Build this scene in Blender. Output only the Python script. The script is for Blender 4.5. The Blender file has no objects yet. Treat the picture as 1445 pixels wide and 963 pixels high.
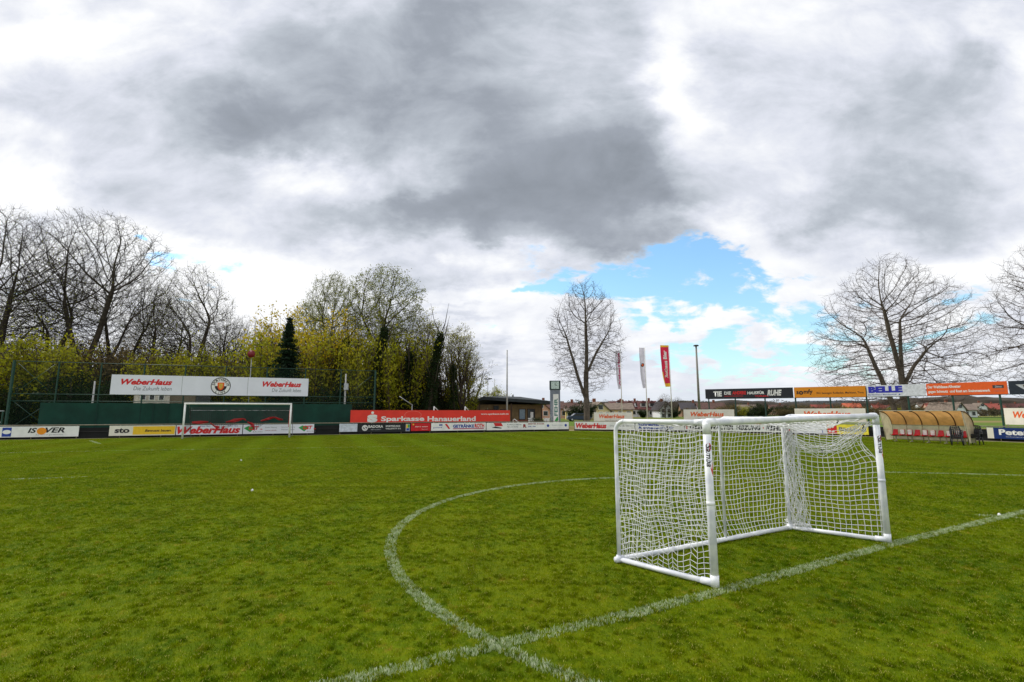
import bpy, math, random
from mathutils import Vector, Matrix, noise as mn
R = math.radians
scene = bpy.context.scene
col = scene.collection

# ------------------------------------------------------------------ camera model
FPX, CX, CY, YH, H = 703.0, 722.5, 481.5, 580.5, 1.9
PIT = math.atan((YH - CY) / FPX)
SP, CP = math.sin(PIT), math.cos(PIT)
def at(px, py, Y):
    """world point seen at photo pixel (px,py) standing at distance Y"""
    u = (px - CX) / FPX; v = (py - CY) / FPX
    F = CP + v * SP; U = SP - v * CP
    s = Y / F
    return Vector((u * s, Y, H + U * s))
def gx(px, Y, py=590): return at(px, py, Y).x
def gz(py, Y): return at(722, py, Y).z
def gnd(px, py):
    u = (px - CX) / FPX; v = (py - CY) / FPX
    F = CP + v * SP; U = SP - v * CP
    s = -H / U
    return Vector((u * s, F * s, 0))

cam_d = bpy.data.cameras.new('camera'); cam = bpy.data.objects.new('camera', cam_d); col.objects.link(cam)
cam_d.sensor_width = 36; cam_d.lens = FPX / 1445 * 36; cam_d.clip_start = .05; cam_d.clip_end = 6000
cam.location = (0, 0, H); cam.rotation_euler = (R(90) + PIT, 0, 0)
scene.camera = cam

# ------------------------------------------------------------------ materials
def srgb(r, g, b):
    f = lambda c: ((c / 255 + .055) / 1.055) ** 2.4 if c > 10 else c / 255 / 12.92
    return (f(r), f(g), f(b))
class NT:
    def __init__(s, nt): s.t = nt; s.n = nt.nodes; s.l = nt.links
    def new(s, t, **k):
        n = s.n.new(t)
        for a, b in k.items(): setattr(n, a, b)
        return n
    def put(s, sock, v):
        if hasattr(v, 'is_linked') or isinstance(v, bpy.types.NodeSocket): s.l.new(v, sock)
        else:
            try: sock.default_value = v
            except Exception: sock.default_value = tuple(v) + (1,)
    def m(s, op, a, b=None, c=None, clamp=False):
        n = s.new('ShaderNodeMath', operation=op, use_clamp=clamp)
        s.put(n.inputs[0], a)
        if b is not None: s.put(n.inputs[1], b)
        if c is not None: s.put(n.inputs[2], c)
        return n.outputs[0]
    def vm(s, op, a, b=None):
        n = s.new('ShaderNodeVectorMath', operation=op); s.put(n.inputs[0], a)
        if b is not None: s.put(n.inputs[1], b)
        return n.outputs['Value'] if op in ('LENGTH', 'DOT_PRODUCT', 'DISTANCE') else n.outputs[0]
    def noise(s, vec, scale, detail=3, rough=.5, dist=0):
        n = s.new('ShaderNodeTexNoise'); s.l.new(vec, n.inputs['Vector'])
        n.inputs['Scale'].default_value = scale; n.inputs['Detail'].default_value = detail
        n.inputs['Roughness'].default_value = rough; n.inputs['Distortion'].default_value = dist
        return n.outputs['Fac']
    def mix(s, f, a, b):
        n = s.new('ShaderNodeMix', data_type='RGBA'); s.put(n.inputs[0], f)
        s.put(n.inputs[6], a if not isinstance(a, tuple) else a[:3] + (1,)); s.put(n.inputs[7], b if not isinstance(b, tuple) else b[:3] + (1,))
        return n.outputs[2]
    def ss(s, x, lo, hi, a=0., b=1.):
        n = s.new('ShaderNodeMapRange', interpolation_type='SMOOTHSTEP'); s.put(n.inputs[0], x)
        n.inputs[1].default_value = lo; n.inputs[2].default_value = hi; n.inputs[3].default_value = a; n.inputs[4].default_value = b
        return n.outputs[0]
MATS = {}
def mat(name, c, rough=.6, var=.12, scale=6., metal=0., bump=0., c2=None, trans=0., spec=.4):
    if name in MATS: return MATS[name]
    m = bpy.data.materials.new(name); m.use_nodes = True; t = NT(m.node_tree); b = t.n['Principled BSDF']
    g = t.new('ShaderNodeNewGeometry').outputs['Position']
    f = t.noise(g, scale, 5, .6)
    dark = tuple(x * (1 - var * 1.6) for x in c) if c2 is None else c2
    lite = tuple(min(1, x * (1 + var)) for x in c)
    cc = t.mix(t.ss(f, .3, .7), dark, lite)
    t.l.new(cc, b.inputs['Base Color'])
    b.inputs['Roughness'].default_value = rough; b.inputs['Metallic'].default_value = metal
    b.inputs['Specular IOR Level'].default_value = spec
    if bump:
        bn = t.new('ShaderNodeBump'); bn.inputs['Strength'].default_value = bump; bn.inputs['Distance'].default_value = .02
        t.l.new(t.noise(g, scale * 5, 4, .6), bn.inputs['Height']); t.l.new(bn.outputs[0], b.inputs['Normal'])
    if trans:
        out = t.n['Material Output']; tr = t.new('ShaderNodeBsdfTranslucent'); t.l.new(cc, tr.inputs[0])
        mx = t.new('ShaderNodeMixShader'); mx.inputs[0].default_value = trans
        t.l.new(b.outputs[0], mx.inputs[1]); t.l.new(tr.outputs[0], mx.inputs[2]); t.l.new(mx.outputs[0], out.inputs[0])
    MATS[name] = m; return m
def C(name, r, g, b, rough=.55, **k): return mat(name, srgb(r, g, b), rough, **k)

# ------------------------------------------------------------------ object helpers
def tag(o, label=None, cat=None, group=None, kind=None):
    if label: o['label'] = label
    if cat: o['category'] = cat
    if group: o['group'] = group
    if kind: o['kind'] = kind
    return o
def thing(name, label, cat, loc=(0, 0, 0), rz=0, group=None):
    o = bpy.data.objects.new(name, None); col.objects.link(o); o.empty_display_size = .2
    o.location = loc; o.rotation_euler = (0, 0, rz)
    return tag(o, label, cat, group)
class MB:
    def __init__(s): s.v = []; s.f = []; s.mi = []; s.smooth = []
    def add(s, vs, fs, mi=0, sm=False):
        k = len(s.v); s.v += [tuple(v) for v in vs]
        for f in fs: s.f.append(tuple(i + k for i in f)); s.mi.append(mi); s.smooth.append(sm)
    def box(s, c, d, rz=0, mi=0, bev=0):
        x, y, z = d[0] / 2, d[1] / 2, d[2] / 2
        if bev:
            b = min(bev, x * .9, y * .9, z * .9); vs = []; 
            for sz in (-1, 1):
                for (ax, ay) in ((-x + b, -y), (x - b, -y), (x, -y + b), (x, y - b), (x - b, y), (-x + b, y), (-x, y - b), (-x, -y + b)):
                    vs.append((ax, ay, sz * (z - b)))
            for sz in (-1, 1):
                for (ax, ay) in ((-x + b, -y + b), (x - b, -y + b), (x - b, y - b), (-x + b, y - b)): vs.append((ax, ay, sz * z))
            fs = [(i, (i + 1) % 8, 8 + (i + 1) % 8, 8 + i) for i in range(8)]
            for o, t, flip in ((0, 16, 1), (8, 20, 0)):
                q = [(o + 0, o + 1, t + 1, t + 0), (o + 2, o + 3, t + 2, t + 1), (o + 4, o + 5, t + 3, t + 2), (o + 6, o + 7, t + 0, t + 3),
                     (o + 1, o + 2, t + 1), (o + 3, o + 4, t + 2), (o + 5, o + 6, t + 3), (o + 7, o + 0, t + 0), (t, t + 1, t + 2, t + 3)]
                fs += [tuple(reversed(a)) if flip else a for a in q]
        else:
            vs = [(-x, -y, -z), (x, -y, -z), (x, y, -z), (-x, y, -z), (-x, -y, z), (x, -y, z), (x, y, z), (-x, y, z)]
            fs = [(0, 3, 2, 1), (4, 5, 6, 7), (0, 1, 5, 4), (1, 2, 6, 5), (2, 3, 7, 6), (3, 0, 4, 7)]
        cr, sr = math.cos(rz), math.sin(rz)
        s.add([(c[0] + a * cr - b_ * sr, c[1] + a * sr + b_ * cr, c[2] + e) for a, b_, e in vs], fs, mi)
        return s
    def tube(s, pts, r, n=8, mi=0, cap=True, sm=True):
        pts = [Vector(p) for p in pts]; m = len(pts)
        rr = r if isinstance(r, (list, tuple)) else [r] * m
        vs = []; prev = None
        for i, p in enumerate(pts):
            d = (pts[min(i + 1, m - 1)] - pts[max(i - 1, 0)])
            if d.length < 1e-9: d = Vector((0, 0, 1))
            d.normalize()
            if prev is None:
                a = Vector((0, 0, 1)) if abs(d.z) < .9 else Vector((1, 0, 0)); x = d.cross(a).normalized()
            else: x = (prev - d * prev.dot(d)); x = x.normalized() if x.length > 1e-6 else d.orthogonal().normalized()
            prev = x; y = d.cross(x)
            for k in range(n):
                t = 2 * math.pi * k / n; vs.append(p + (x * math.cos(t) + y * math.sin(t)) * rr[i])
        fs = []
        for i in range(m - 1):
            for k in range(n):
                a = i * n + k; b = i * n + (k + 1) % n; fs.append((a, b, b + n, a + n))
        if cap and n > 2: fs.append(tuple(reversed(range(n)))); fs.append(tuple(range((m - 1) * n, m * n)))
        s.add(vs, fs, mi, sm); return s
    def quad(s, a, b, c, d, mi=0): s.add([a, b, c, d], [(0, 1, 2, 3)], mi); return s
    def prism(s, poly, y0, y1, mi=0):
        """poly in x,z; extruded along y"""
        n = len(poly); vs = [(x, y0, z) for x, z in poly] + [(x, y1, z) for x, z in poly]
        fs = [(i, (i + 1) % n, n + (i + 1) % n, n + i) for i in range(n)] + [tuple(reversed(range(n))), tuple(range(n, 2 * n))]
        s.add(vs, fs, mi); return s
    def build(s, name, m, parent=None):
        me = bpy.data.meshes.new(name); me.from_pydata(s.v, [], s.f)
        ms = m if isinstance(m, (list, tuple)) else [m]
        for q in ms: me.materials.append(q)
        me.polygons.foreach_set('material_index', s.mi); me.polygons.foreach_set('use_smooth', s.smooth); me.update()
        o = bpy.data.objects.new(name, me); col.objects.link(o)
        if parent is not None: o.parent = parent
        return o
def text_mesh(s, bold=0., shear=0., space=1.):
    cu = bpy.data.curves.new('t', 'FONT'); cu.body = s; cu.size = 1; cu.offset = bold; cu.shear = shear; cu.space_character = space
    cu.resolution_u = 3
    ob = bpy.data.objects.new('t', cu); col.objects.link(ob)
    dg = bpy.context.evaluated_depsgraph_get(); me = bpy.data.meshes.new_from_object(ob.evaluated_get(dg))
    bpy.data.objects.remove(ob); bpy.data.curves.remove(cu); return me
def letters(parent, s, x0, x1, z0, z1, m, y=-.014, bold=.0, shear=0., space=1., name='lettering', vert=False):
    """lettering laid on the -y face of parent, fitted into the box x0..x1, z0..z1"""
    me = text_mesh(s, bold, shear, space)
    if not len(me.vertices): return
    xs = [v.co.x for v in me.vertices]; ys = [v.co.y for v in me.vertices]
    a, b, c, d = min(xs), max(xs), min(ys), max(ys)
    for v in me.vertices:
        tx = (v.co.x - a) / (b - a + 1e-9); ty = (v.co.y - c) / (d - c + 1e-9)
        if vert: tx, ty = 1 - ty, tx
        v.co = Vector((x0 + tx * (x1 - x0), y, z0 + ty * (z1 - z0)))
    me.name = name; me.materials.clear(); me.materials.append(m); me.update()
    o = bpy.data.objects.new(name, me); col.objects.link(o); o.parent = parent; return o
def patch(parent, x0, x1, z0, z1, m, y=-.012, name='printed_field', poly=None):
    mb = MB(); p = poly or [(x0, z0), (x1, z0), (x1, z1), (x0, z1)]
    mb.prism([(a, b) for a, b in p], y - .0008, y + .0008); return mb.build(name, m, parent)
def disc(parent, cx, cz, r, m, y=-.012, name='emblem', n=28, r2=None, sx=1.):
    mb = MB()
    if r2 is None: mb.prism([(cx + sx * r * math.cos(2 * math.pi * i / n), cz + r * math.sin(2 * math.pi * i / n)) for i in range(n)], y - .0008, y + .0008)
    else:
        vs = []
        for q in (r, r2):
            for i in range(n): vs.append((cx + sx * q * math.cos(2 * math.pi * i / n), y, cz + q * math.sin(2 * math.pi * i / n)))
        mb.add(vs, [(i, (i + 1) % n, n + (i + 1) % n, n + i) for i in range(n)])
    return mb.build(name, m, parent)

# ------------------------------------------------------------------ world / light
def build_world():
    w = bpy.data.worlds.new('World'); scene.world = w; w.use_nodes = True; t = NT(w.node_tree)
    for n in list(t.n): t.n.remove(n)
    out = t.new('ShaderNodeOutputWorld'); bg = t.new('ShaderNodeBackground'); t.l.new(bg.outputs[0], out.inputs[0])
    sky = t.new('ShaderNodeTexSky', sky_type='NISHITA'); sky.sun_disc = False
    sky.sun_elevation = R(SUN_EL); sky.sun_rotation = R(SUN_AZ); sky.air_density = 1.2; sky.dust_density = .6; sky.ozone_density = 1.5
    d = t.new('ShaderNodeTexCoord').outputs['Generated']
    sx = t.new('ShaderNodeSeparateXYZ'); t.l.new(d, sx.inputs[0]); x, y, z = sx.outputs
    zp = t.m('ADD', t.m('MAXIMUM', z, 0.), .11)
    def comb(a, b, c=0.):
        n = t.new('ShaderNodeCombineXYZ'); t.put(n.inputs[0], a); t.put(n.inputs[1], b); t.put(n.inputs[2], c); return n.outputs[0]
    q = comb(t.m('DIVIDE', x, zp), t.m('DIVIDE', y, zp))
    yc = t.m('MAXIMUM', y, .04)
    g0 = comb(t.m('DIVIDE', x, yc), t.m('DIVIDE', z, yc))
    # domain warp so that no cloud keeps a regular outline
    def ncol(vec, sc, det, ro=.55):
        n = t.new('ShaderNodeTexNoise'); t.l.new(vec, n.inputs['Vector']); n.inputs['Scale'].default_value = sc
        n.inputs['Detail'].default_value = det; n.inputs['Roughness'].default_value = ro; return n
    wn = ncol(q, 1.1, 6, .55)
    wn2 = ncol(t.vm('MULTIPLY', g0, (3.2, 4.6, 1.)), 1., 6, .6)
    wv = t.vm('ADD', t.vm('MULTIPLY', t.vm('SUBTRACT', wn.outputs['Color'], (.5, .5, .5)), (.42, .30, 0)), t.vm('MULTIPLY', t.vm('SUBTRACT', wn2.outputs['Color'], (.5, .5, .5)), (.42, .24, 0)))
    g = t.vm('ADD', g0, wv)
    def blobs(lst):
        acc = None
        for px, py, rx, ry, amp in lst:
            p = at(px, py, 1.0); c = (p.x, p.z - H, 0)
            e = t.vm('MULTIPLY', t.vm('SUBTRACT', g, c), (FPX / rx, FPX / ry, 1))
            L = t.vm('DOT_PRODUCT', e, e)
            v = t.m('MULTIPLY', t.m('EXPONENT', t.m('MULTIPLY', L, -1.)), amp)
            acc = v if acc is None else t.m('ADD', acc, v)
        return acc
    dark = t.m('MULTIPLY', blobs(DARK), .80); blue = blobs(BLUE)
    bamp = t.m('MINIMUM', t.m('ADD', t.m('MULTIPLY', blue, 2.2), .12), 1.)
    n1 = t.noise(q, 1.3, 9, .55, .25); n2 = t.noise(t.vm('MULTIPLY', g0, (6., 8.5, 1.)), 1., 10, .60, .5); n0 = t.noise(q, .55, 4, .5, .2)
    n3 = t.noise(t.vm('MULTIPLY', g0, (5.5, 13., 1.)), 1., 7, .58, .25)
    n4 = t.noise(t.vm('MULTIPLY', g0, (2.4, 3.6, 1.)), 1., 10, .58, .8)
    br = t.m('ADD', .885, t.m('MULTIPLY', t.m('SUBTRACT', n1, .5), .38))
    br = t.m('ADD', br, t.m('MULTIPLY', t.m('SUBTRACT', n2, .5), .46))
    br = t.m('ADD', br, t.m('MULTIPLY', t.m('SUBTRACT', n4, .5), .62))
    br = t.m('ADD', br, t.m('MULTIPLY', t.m('SUBTRACT', n3, .5), .25))
    br = t.m('SUBTRACT', br, dark)
    r = t.new('ShaderNodeValToRGB'); t.l.new(br, r.inputs[0]); cr = r.color_ramp
    cr.elements[0].position = 0.12; cr.elements[0].color = srgb(144, 151, 161) + (1,)
    cr.elements[1].position = 1.0; cr.elements[1].color = (1.02, 1.03, 1.05, 1)
    for ps, cc in ((.36, srgb(161, 168, 179)), (.58, srgb(193, 200, 210)), (.78, srgb(226, 230, 241)), (.92, srgb(247, 249, 254))):
        e = cr.elements.new(ps); e.color = cc + (1,)
    n5 = t.noise(t.vm('MULTIPLY', g0, (11., 24., 1.)), 1., 8, .62, .4)
    bf = t.m('ADD', blue, t.m('MULTIPLY', t.m('MULTIPLY', t.m('SUBTRACT', n3, .5), 1.9), bamp))
    bf = t.m('ADD', bf, t.m('MULTIPLY', t.m('MULTIPLY', t.m('SUBTRACT', n5, .5), 3.4), bamp))
    bf = t.m('ADD', bf, t.m('MULTIPLY', t.m('MULTIPLY', t.m('SUBTRACT', n2, .5), .5), bamp))
    bm = t.ss(bf, .24, .92)
    sk = t.new('ShaderNodeMix', data_type='RGBA', blend_type='MULTIPLY'); sk.inputs[0].default_value = 1
    t.l.new(sky.outputs[0], sk.inputs[6]); sk.inputs[7].default_value = SKYMUL
    lo = t.ss(z, .0, .30)
    skc = t.mix(t.m('MULTIPLY', t.m('SUBTRACT', 1., lo), .25), sk.outputs[2], srgb(205, 232, 250))
    cl = t.mix(t.m('MULTIPLY', bm, .97), r.outputs[0], skc)
    hz = t.ss(z, .0, .07)
    cl = t.mix(hz, srgb(222, 230, 240), cl)
    # below the horizon: dull ground tone
    cl = t.mix(t.ss(z, -.03, 0.), (.09, .11, .05), cl)
    # light that reaches us from the cloud sheet behind the photographer: same sheet, no change of colour
    t.l.new(cl, bg.inputs[0]); bg.inputs['Strength'].default_value = 1.0
    w.cycles.sampling_method = 'MANUAL'; w.cycles.sample_map_resolution = 512
SUN_EL, SUN_AZ = 48, -62      # azimuth measured from +Y towards +X
SKYMUL = (.145, .19, .205, 1)
DARK = [(640, 30, 270, 80, .50), (740, 190, 230, 110, .62), (700, 290, 250, 62, .58), (480, 120, 200, 80, .42), (300, 170, 150, 70, .40), (880, 235, 90, 70, .35), (560, 325, 140, 40, .32), (330, 200, 120, 50, .20),
        (1270, 160, 170, 120, .38), (1210, 275, 110, 40, .38), (1370, 300, 150, 50, .26), (1050, 60, 60, 50, .12), (190, 270, 90, 60, .20), (280, 305, 50, 40, .22), (330, 335, 60, 25, .2), (880, 325, 100, 20, .28), (40, 170, 90, 50, .15),
        (640, 455, 90, 10, .24), (560, 385, 70, 10, .20), (640, 500, 80, 8, .18), (690, 345, 70, 14, .2), (620, 430, 60, 8, .15), (1000, 470, 140, 10, .10),
        (60, 60, 130, 45, -.36), (430, 240, 130, 30, -.36), (600, 215, 50, 20, -.12), (200, 330, 150, 50, -.25), (960, 110, 55, 100, -.40), (330, 395, 120, 50, -.36), (1000, 300, 110, 30, -.32), (40, 260, 60, 40, -.18), (560, 270, 90, 20, -.22),
        (1410, 70, 50, 60, -.15), (720, 400, 100, 18, -.16), (1300, 400, 200, 30, -.18), (1000, 440, 300, 60, -.16), (1120, 330, 60, 40, -.1)]
BLUE = [(985, 355, 105, 26, 1.15), (900, 385, 120, 34, 1.0), (1030, 395, 85, 34, .9), (800, 398, 55, 16, .8), (850, 415, 60, 34, .6), (960, 425, 60, 20, .5), (1090, 470, 70, 24, .65), (985, 492, 150, 17, .75), (1130, 515, 110, 16, .8), (1070, 420, 50, 30, .55), (900, 470, 50, 14, .5), (1110, 540, 80, 7, .6), (1010, 515, 60, 8, .5),
        (735, 402, 22, 9, .9), (203, 343, 24, 10, 1.0), (250, 382, 40, 10, 1.0), (330, 380, 40, 8, .55), (1380, 452, 46, 26, .8), (1160, 445, 45, 40, .5), (960, 540, 90, 9, .5), (25, 395, 35, 22, .5), (1310, 465, 60, 18, .5), (700, 475, 40, 8, .4)]
build_world()
sd = bpy.data.lights.new('sun', 'SUN'); sun = bpy.data.objects.new('sun', sd); col.objects.link(sun)
sd.energy = 2.6; sd.angle = R(6); sd.color = (1, .95, .86)
sv = Vector((math.sin(R(SUN_AZ)) * math.cos(R(SUN_EL)), math.cos(R(SUN_AZ)) * math.cos(R(SUN_EL)), math.sin(R(SUN_EL))))
sun.rotation_euler = sv.to_track_quat('Z', 'Y').to_euler()
scene.view_settings.view_transform = 'Standard'; scene.view_settings.look = 'None'; scene.view_settings.exposure = 0

# ------------------------------------------------------------------ fence lines (world metres)
LF = (Vector((-36.5, 33.4, 0)), Vector((6.5, 49.9, 0)))
RF = [Vector((6.5, 49.9, 0)), Vector((19.9, 45.3, 0)), Vector((26.9, 38.6, 0)), Vector((33.8, 28.6, 0))]
def hit(px, a, b, py=600):
    k = at(px, py, 1.0).x           # X = k*Y
    dx, dy = b.x - a.x, b.y - a.y
    t = (k * a.y - a.x) / (dx - k * dy)
    return Vector((a.x + t * dx, a.y + t * dy, 0)), t
def onL(px, off=0):
    n = Vector((-(LF[1].y - LF[0].y), LF[1].x - LF[0].x, 0)).normalized() * off
    return hit(px, LF[0] + n, LF[1] + n)[0]
def onR(px, off=0, py=600):
    best = None
    for i in range(3):
        a, b = RF[i], RF[i + 1]; n = Vector((-(b.y - a.y), b.x - a.x, 0)).normalized() * off
        p, t = hit(px, a + n, b + n, py)
        if i == 0 and t < 0 or 0 <= t <= 1 or i == 2 and t > 1: best = p; 
        if best is not None: return best
    return hit(px, RF[1], RF[2])[0]

# ------------------------------------------------------------------ grass colour (shared by the pitch sheet and its blades)
CIR = (Vector((4.33, 8.72, 0)), 6.2)
def grass_nodes(t, blades):
    pos = t.new('ShaderNodeNewGeometry').outputs['Position']
    flat = t.vm('MULTIPLY', pos, (1, 1, 0))
    big = t.noise(flat, .22, 4, .55, .4); mid = t.noise(flat, 1.3, 5, .62, .3); fine = t.noise(flat, 9., 4, .65); xf = t.noise(flat, 60., 3, .6)
    base = t.mix(t.ss(mid, .34, .66), srgb(90, 124, 8), srgb(134, 158, 10))
    base = t.mix(t.m('MULTIPLY', t.ss(fine, .42, .68), .65), base, srgb(160, 168, 22))
    base = t.mix(t.m('MULTIPLY', t.ss(big, .42, .62), .5), base, srgb(146, 156, 14))
    base = t.mix(t.m('MULTIPLY', t.ss(t.noise(flat, 3.3, 5, .7, .6), .52, .70), .38), base, srgb(66, 104, 10))
    # thin worn, yellowed spots
    dk = t.noise(t.vm('MULTIPLY', flat, (1., 1.4, 1.)), 10., 5, .7, .5)
    base = t.mix(t.m('MULTIPLY', t.ss(dk, .50, .68), .42), base, srgb(52, 88, 8))
    worn = t.m('MULTIPLY', t.ss(t.noise(flat, 2.6, 7, .75, .2), .57, .68), t.ss(xf, .35, .6))
    base = t.mix(t.m('MULTIPLY', worn, .8), base, srgb(190, 156, 84))
    # mowing lanes running towards the far goal
    sp = t.new('ShaderNodeSeparateXYZ'); t.l.new(flat, sp.inputs[0])
    u = t.m('ADD', t.m('MULTIPLY', sp.outputs[0], .93), t.m('MULTIPLY', sp.outputs[1], .37))
    lane = t.m('SINE', t.m('ADD', t.m('MULTIPLY', u, 2.1), t.m('MULTIPLY', big, 2.5)))
    far = t.ss(sp.outputs[1], 12., 26.)
    base = t.mix(t.m('MULTIPLY', t.m('MULTIPLY', t.ss(lane, -.3, .9), far), .38), base, srgb(150, 182, 50))
    base = t.mix(t.m('MULTIPLY', t.ss(t.noise(flat, 5.0, 3, .6), .5, .64), t.m('MULTIPLY', far, .3)), base, srgb(70, 112, 24))
    dm = t.new('ShaderNodeMix', data_type='RGBA', blend_type='MULTIPLY'); dm.inputs[0].default_value = 1; t.l.new(base, dm.inputs[6]); dm.inputs[7].default_value = (.73, .74, .34, 1)
    return dm.outputs[2], pos, xf
def grass_mat(name, blades, white=False):
    m = bpy.data.materials.new(name); m.use_nodes = True; t = NT(m.node_tree); b = t.n['Principled BSDF']; out = t.n['Material Output']
    if white:
        pos = t.new('ShaderNodeNewGeometry').outputs['Position']
        c = t.mix(t.ss(t.noise(pos, 22., 4, .7), .40, .62), srgb(140, 164, 98), srgb(212, 220, 190)) 
    else: c, pos, xf = grass_nodes(t, blades)
    if blades and not white:
        a = t.new('ShaderNodeAttribute'); a.attribute_name = 'tint'
        tn = a.outputs['Fac']
        c = t.mix(t.ss(tn, .80, .88), c, srgb(180, 172, 92))          # a few straw blades
        sc = t.new('ShaderNodeMix', data_type='RGBA', blend_type='MULTIPLY'); sc.inputs[0].default_value = 1
        t.l.new(c, sc.inputs[6])
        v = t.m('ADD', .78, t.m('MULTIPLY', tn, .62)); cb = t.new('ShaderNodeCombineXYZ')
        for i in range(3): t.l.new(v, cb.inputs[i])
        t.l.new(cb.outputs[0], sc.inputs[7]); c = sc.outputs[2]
    elif not blades:
        sc = t.mix(.35, c, srgb(60, 66, 12)); c = sc
    t.l.new(c, b.inputs['Base Color']); b.inputs['Roughness'].default_value = .8; b.inputs['Specular IOR Level'].default_value = .05
    if blades:
        tr = t.new('ShaderNodeBsdfTranslucent'); t.l.new(c, tr.inputs[0]); mx = t.new('ShaderNodeMixShader'); mx.inputs[0].default_value = .38
        t.l.new(b.outputs[0], mx.inputs[1]); t.l.new(tr.outputs[0], mx.inputs[2]); t.l.new(mx.outputs[0], out.inputs[0])
    else:
        bn = t.new('ShaderNodeBump'); bn.inputs['Strength'].default_value = .8; bn.inputs['Distance'].default_value = .03
        t.l.new(t.noise(pos, 45., 4, .7), bn.inputs['Height']); t.l.new(bn.outputs[0], b.inputs['Normal'])
    return m
# ground: open meadow to the horizon, with ploughed and mown strips
def meadow_mat():
    m = bpy.data.materials.new('meadow'); m.use_nodes = True; t = NT(m.node_tree); b = t.n['Principled BSDF']
    pos = t.new('ShaderNodeNewGeometry').outputs['Position']
    a = t.noise(pos, .05, 5, .6, .5); f = t.noise(pos, 1.5, 5, .7)
    c = t.mix(t.ss(f, .3, .7), srgb(72, 98, 28), srgb(100, 122, 36))
    st = t.noise(t.vm('MULTIPLY', pos, (.004, .03, 0)), 1., 3, .5)
    c = t.mix(t.m('MULTIPLY', t.ss(st, .52, .56), .8), c, srgb(136, 116, 78))
    c = t.mix(t.m('MULTIPLY', t.ss(a, .5, .6), .5), c, srgb(96, 104, 44))
    t.l.new(c, b.inputs['Base Color']); b.inputs['Roughness'].default_value = .95; b.inputs['Specular IOR Level'].default_value = .1
    return m
g = MB(); n = 64; ring = [(0, 0, -.02)]
rad = [40, 120, 400, 1200, 3500]
for r_ in rad:
    for i in range(n): ring.append((r_ * math.cos(2 * math.pi * i / n), r_ * math.sin(2 * math.pi * i / n) + 20, -.02))
fs = [(0, 1 + i, 1 + (i + 1) % n) for i in range(n)]
for k in range(len(rad) - 1):
    for i in range(n):
        a = 1 + k * n + i; b_ = 1 + k * n + (i + 1) % n; fs.append((a, a + n, b_ + n, b_))
g.add(ring, fs); tag(g.build('ground', meadow_mat()), 'open green meadow stretching from the pitch to the village', kind='structure')
GB, GS, GW = grass_mat('grass_blades', True), grass_mat('pitch_turf', False), grass_mat('painted_grass', True, True)
pt = MB(); vs = [LF[0] + Vector((-14, -5.4, 0)), Vector((-50, -12, 0)), Vector((45, -12, 0)), RF[3] + Vector((8, -12, 0)), RF[3], RF[2], RF[1], RF[0]]
ins = [(v.x, v.y, -.012) for v in vs]
pt.add(ins, [tuple(range(len(ins)))]); tag(pt.build('pitch', GS), 'mown green football pitch', kind='structure')
# sandy strip along the barrier
sand = MB()
def strip(a, b, o0, o1, z):
    nrm = Vector((-(b.y - a.y), b.x - a.x, 0)).normalized()
    sand.quad(a + nrm * o0 + Vector((0, 0, z)), b + nrm * o0 + Vector((0, 0, z)), b + nrm * o1 + Vector((0, 0, z)), a + nrm * o1 + Vector((0, 0, z)))
strip(LF[0], LF[1], -.55, 2.5, -.006); 
for i in range(3): strip(RF[i], RF[i + 1], -.75, 2.2, -.004 + .002 * i)
tag(sand.build('path', C('trodden_sand', 138, 130, 96, .95, scale=3, var=.2)), 'trodden sandy path along the barrier', kind='structure')

# ------------------------------------------------------------------ grass blades (geometry-node instances of one turf patch)
def blade(mb_v, mb_f, tints, rng, x, y, h, w, z=0.):
    a = rng.uniform(0, math.pi * 2); ca, sa = math.cos(a) * w / 2, math.sin(a) * w / 2
    l = rng.uniform(0, math.pi * 2); ln = h * rng.uniform(.15, .85); lx, ly = math.cos(l) * ln, math.sin(l) * ln
    k = len(mb_v); hm = h * .6
    mb_v += [(x - ca, y - sa, z), (x + ca, y + sa, z), (x + ca * .8 + lx * .35, y + sa * .8 + ly * .35, z + hm), (x - ca * .8 + lx * .35, y - sa * .8 + ly * .35, z + hm), (x + lx, y + ly, z + h)]
    mb_f += [(k, k + 1, k + 2, k + 3), (k + 3, k + 2, k + 4)]
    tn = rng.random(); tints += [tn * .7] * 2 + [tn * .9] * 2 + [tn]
def blade_obj(name, V, F, T, m):
    me = bpy.data.meshes.new(name); me.from_pydata(V, [], F); me.materials.append(m)
    at_ = me.attributes.new('tint', 'FLOAT', 'POINT'); at_.data.foreach_set('value', T); me.update()
    o = bpy.data.objects.new(name, me); col.objects.link(o); return o
rng = random.Random(5)
V, F, T = [], [], []
NB = 7000
tus = [(rng.uniform(-.5, .5), rng.uniform(-.5, .5), rng.uniform(.02, .055), rng.uniform(.5, 1.3)) for _ in range(60)]
for i in range(NB):
    if rng.random() < .5: x, y = rng.uniform(-.52, .52), rng.uniform(-.52, .52); h = rng.uniform(.014, .028)
    else:
        a, b, q, s_ = rng.choice(tus); x, y = a + rng.gauss(0, q * .6), b + rng.gauss(0, q * .6)
        h = .030 * s_ * rng.uniform(.6, 1.25) * math.exp(-((x - a) ** 2 + (y - b) ** 2) / (2.2 * q * q)) + .010
    blade(V, F, T, rng, x, y, h, rng.uniform(.0028, .0055))
grass = blade_obj('grass', V, F, T, GB)
tag(grass, 'short mown grass covering the whole pitch', 'grass', kind='stuff')
gn = bpy.data.node_groups.new('turf', 'GeometryNodeTree')
gn.interface.new_socket('Geometry', in_out='INPUT', socket_type='NodeSocketGeometry'); gn.interface.new_socket('Geometry', in_out='OUTPUT', socket_type='NodeSocketGeometry')
t = NT(gn); gi = t.new('NodeGroupInput'); go = t.new('NodeGroupOutput')
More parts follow.
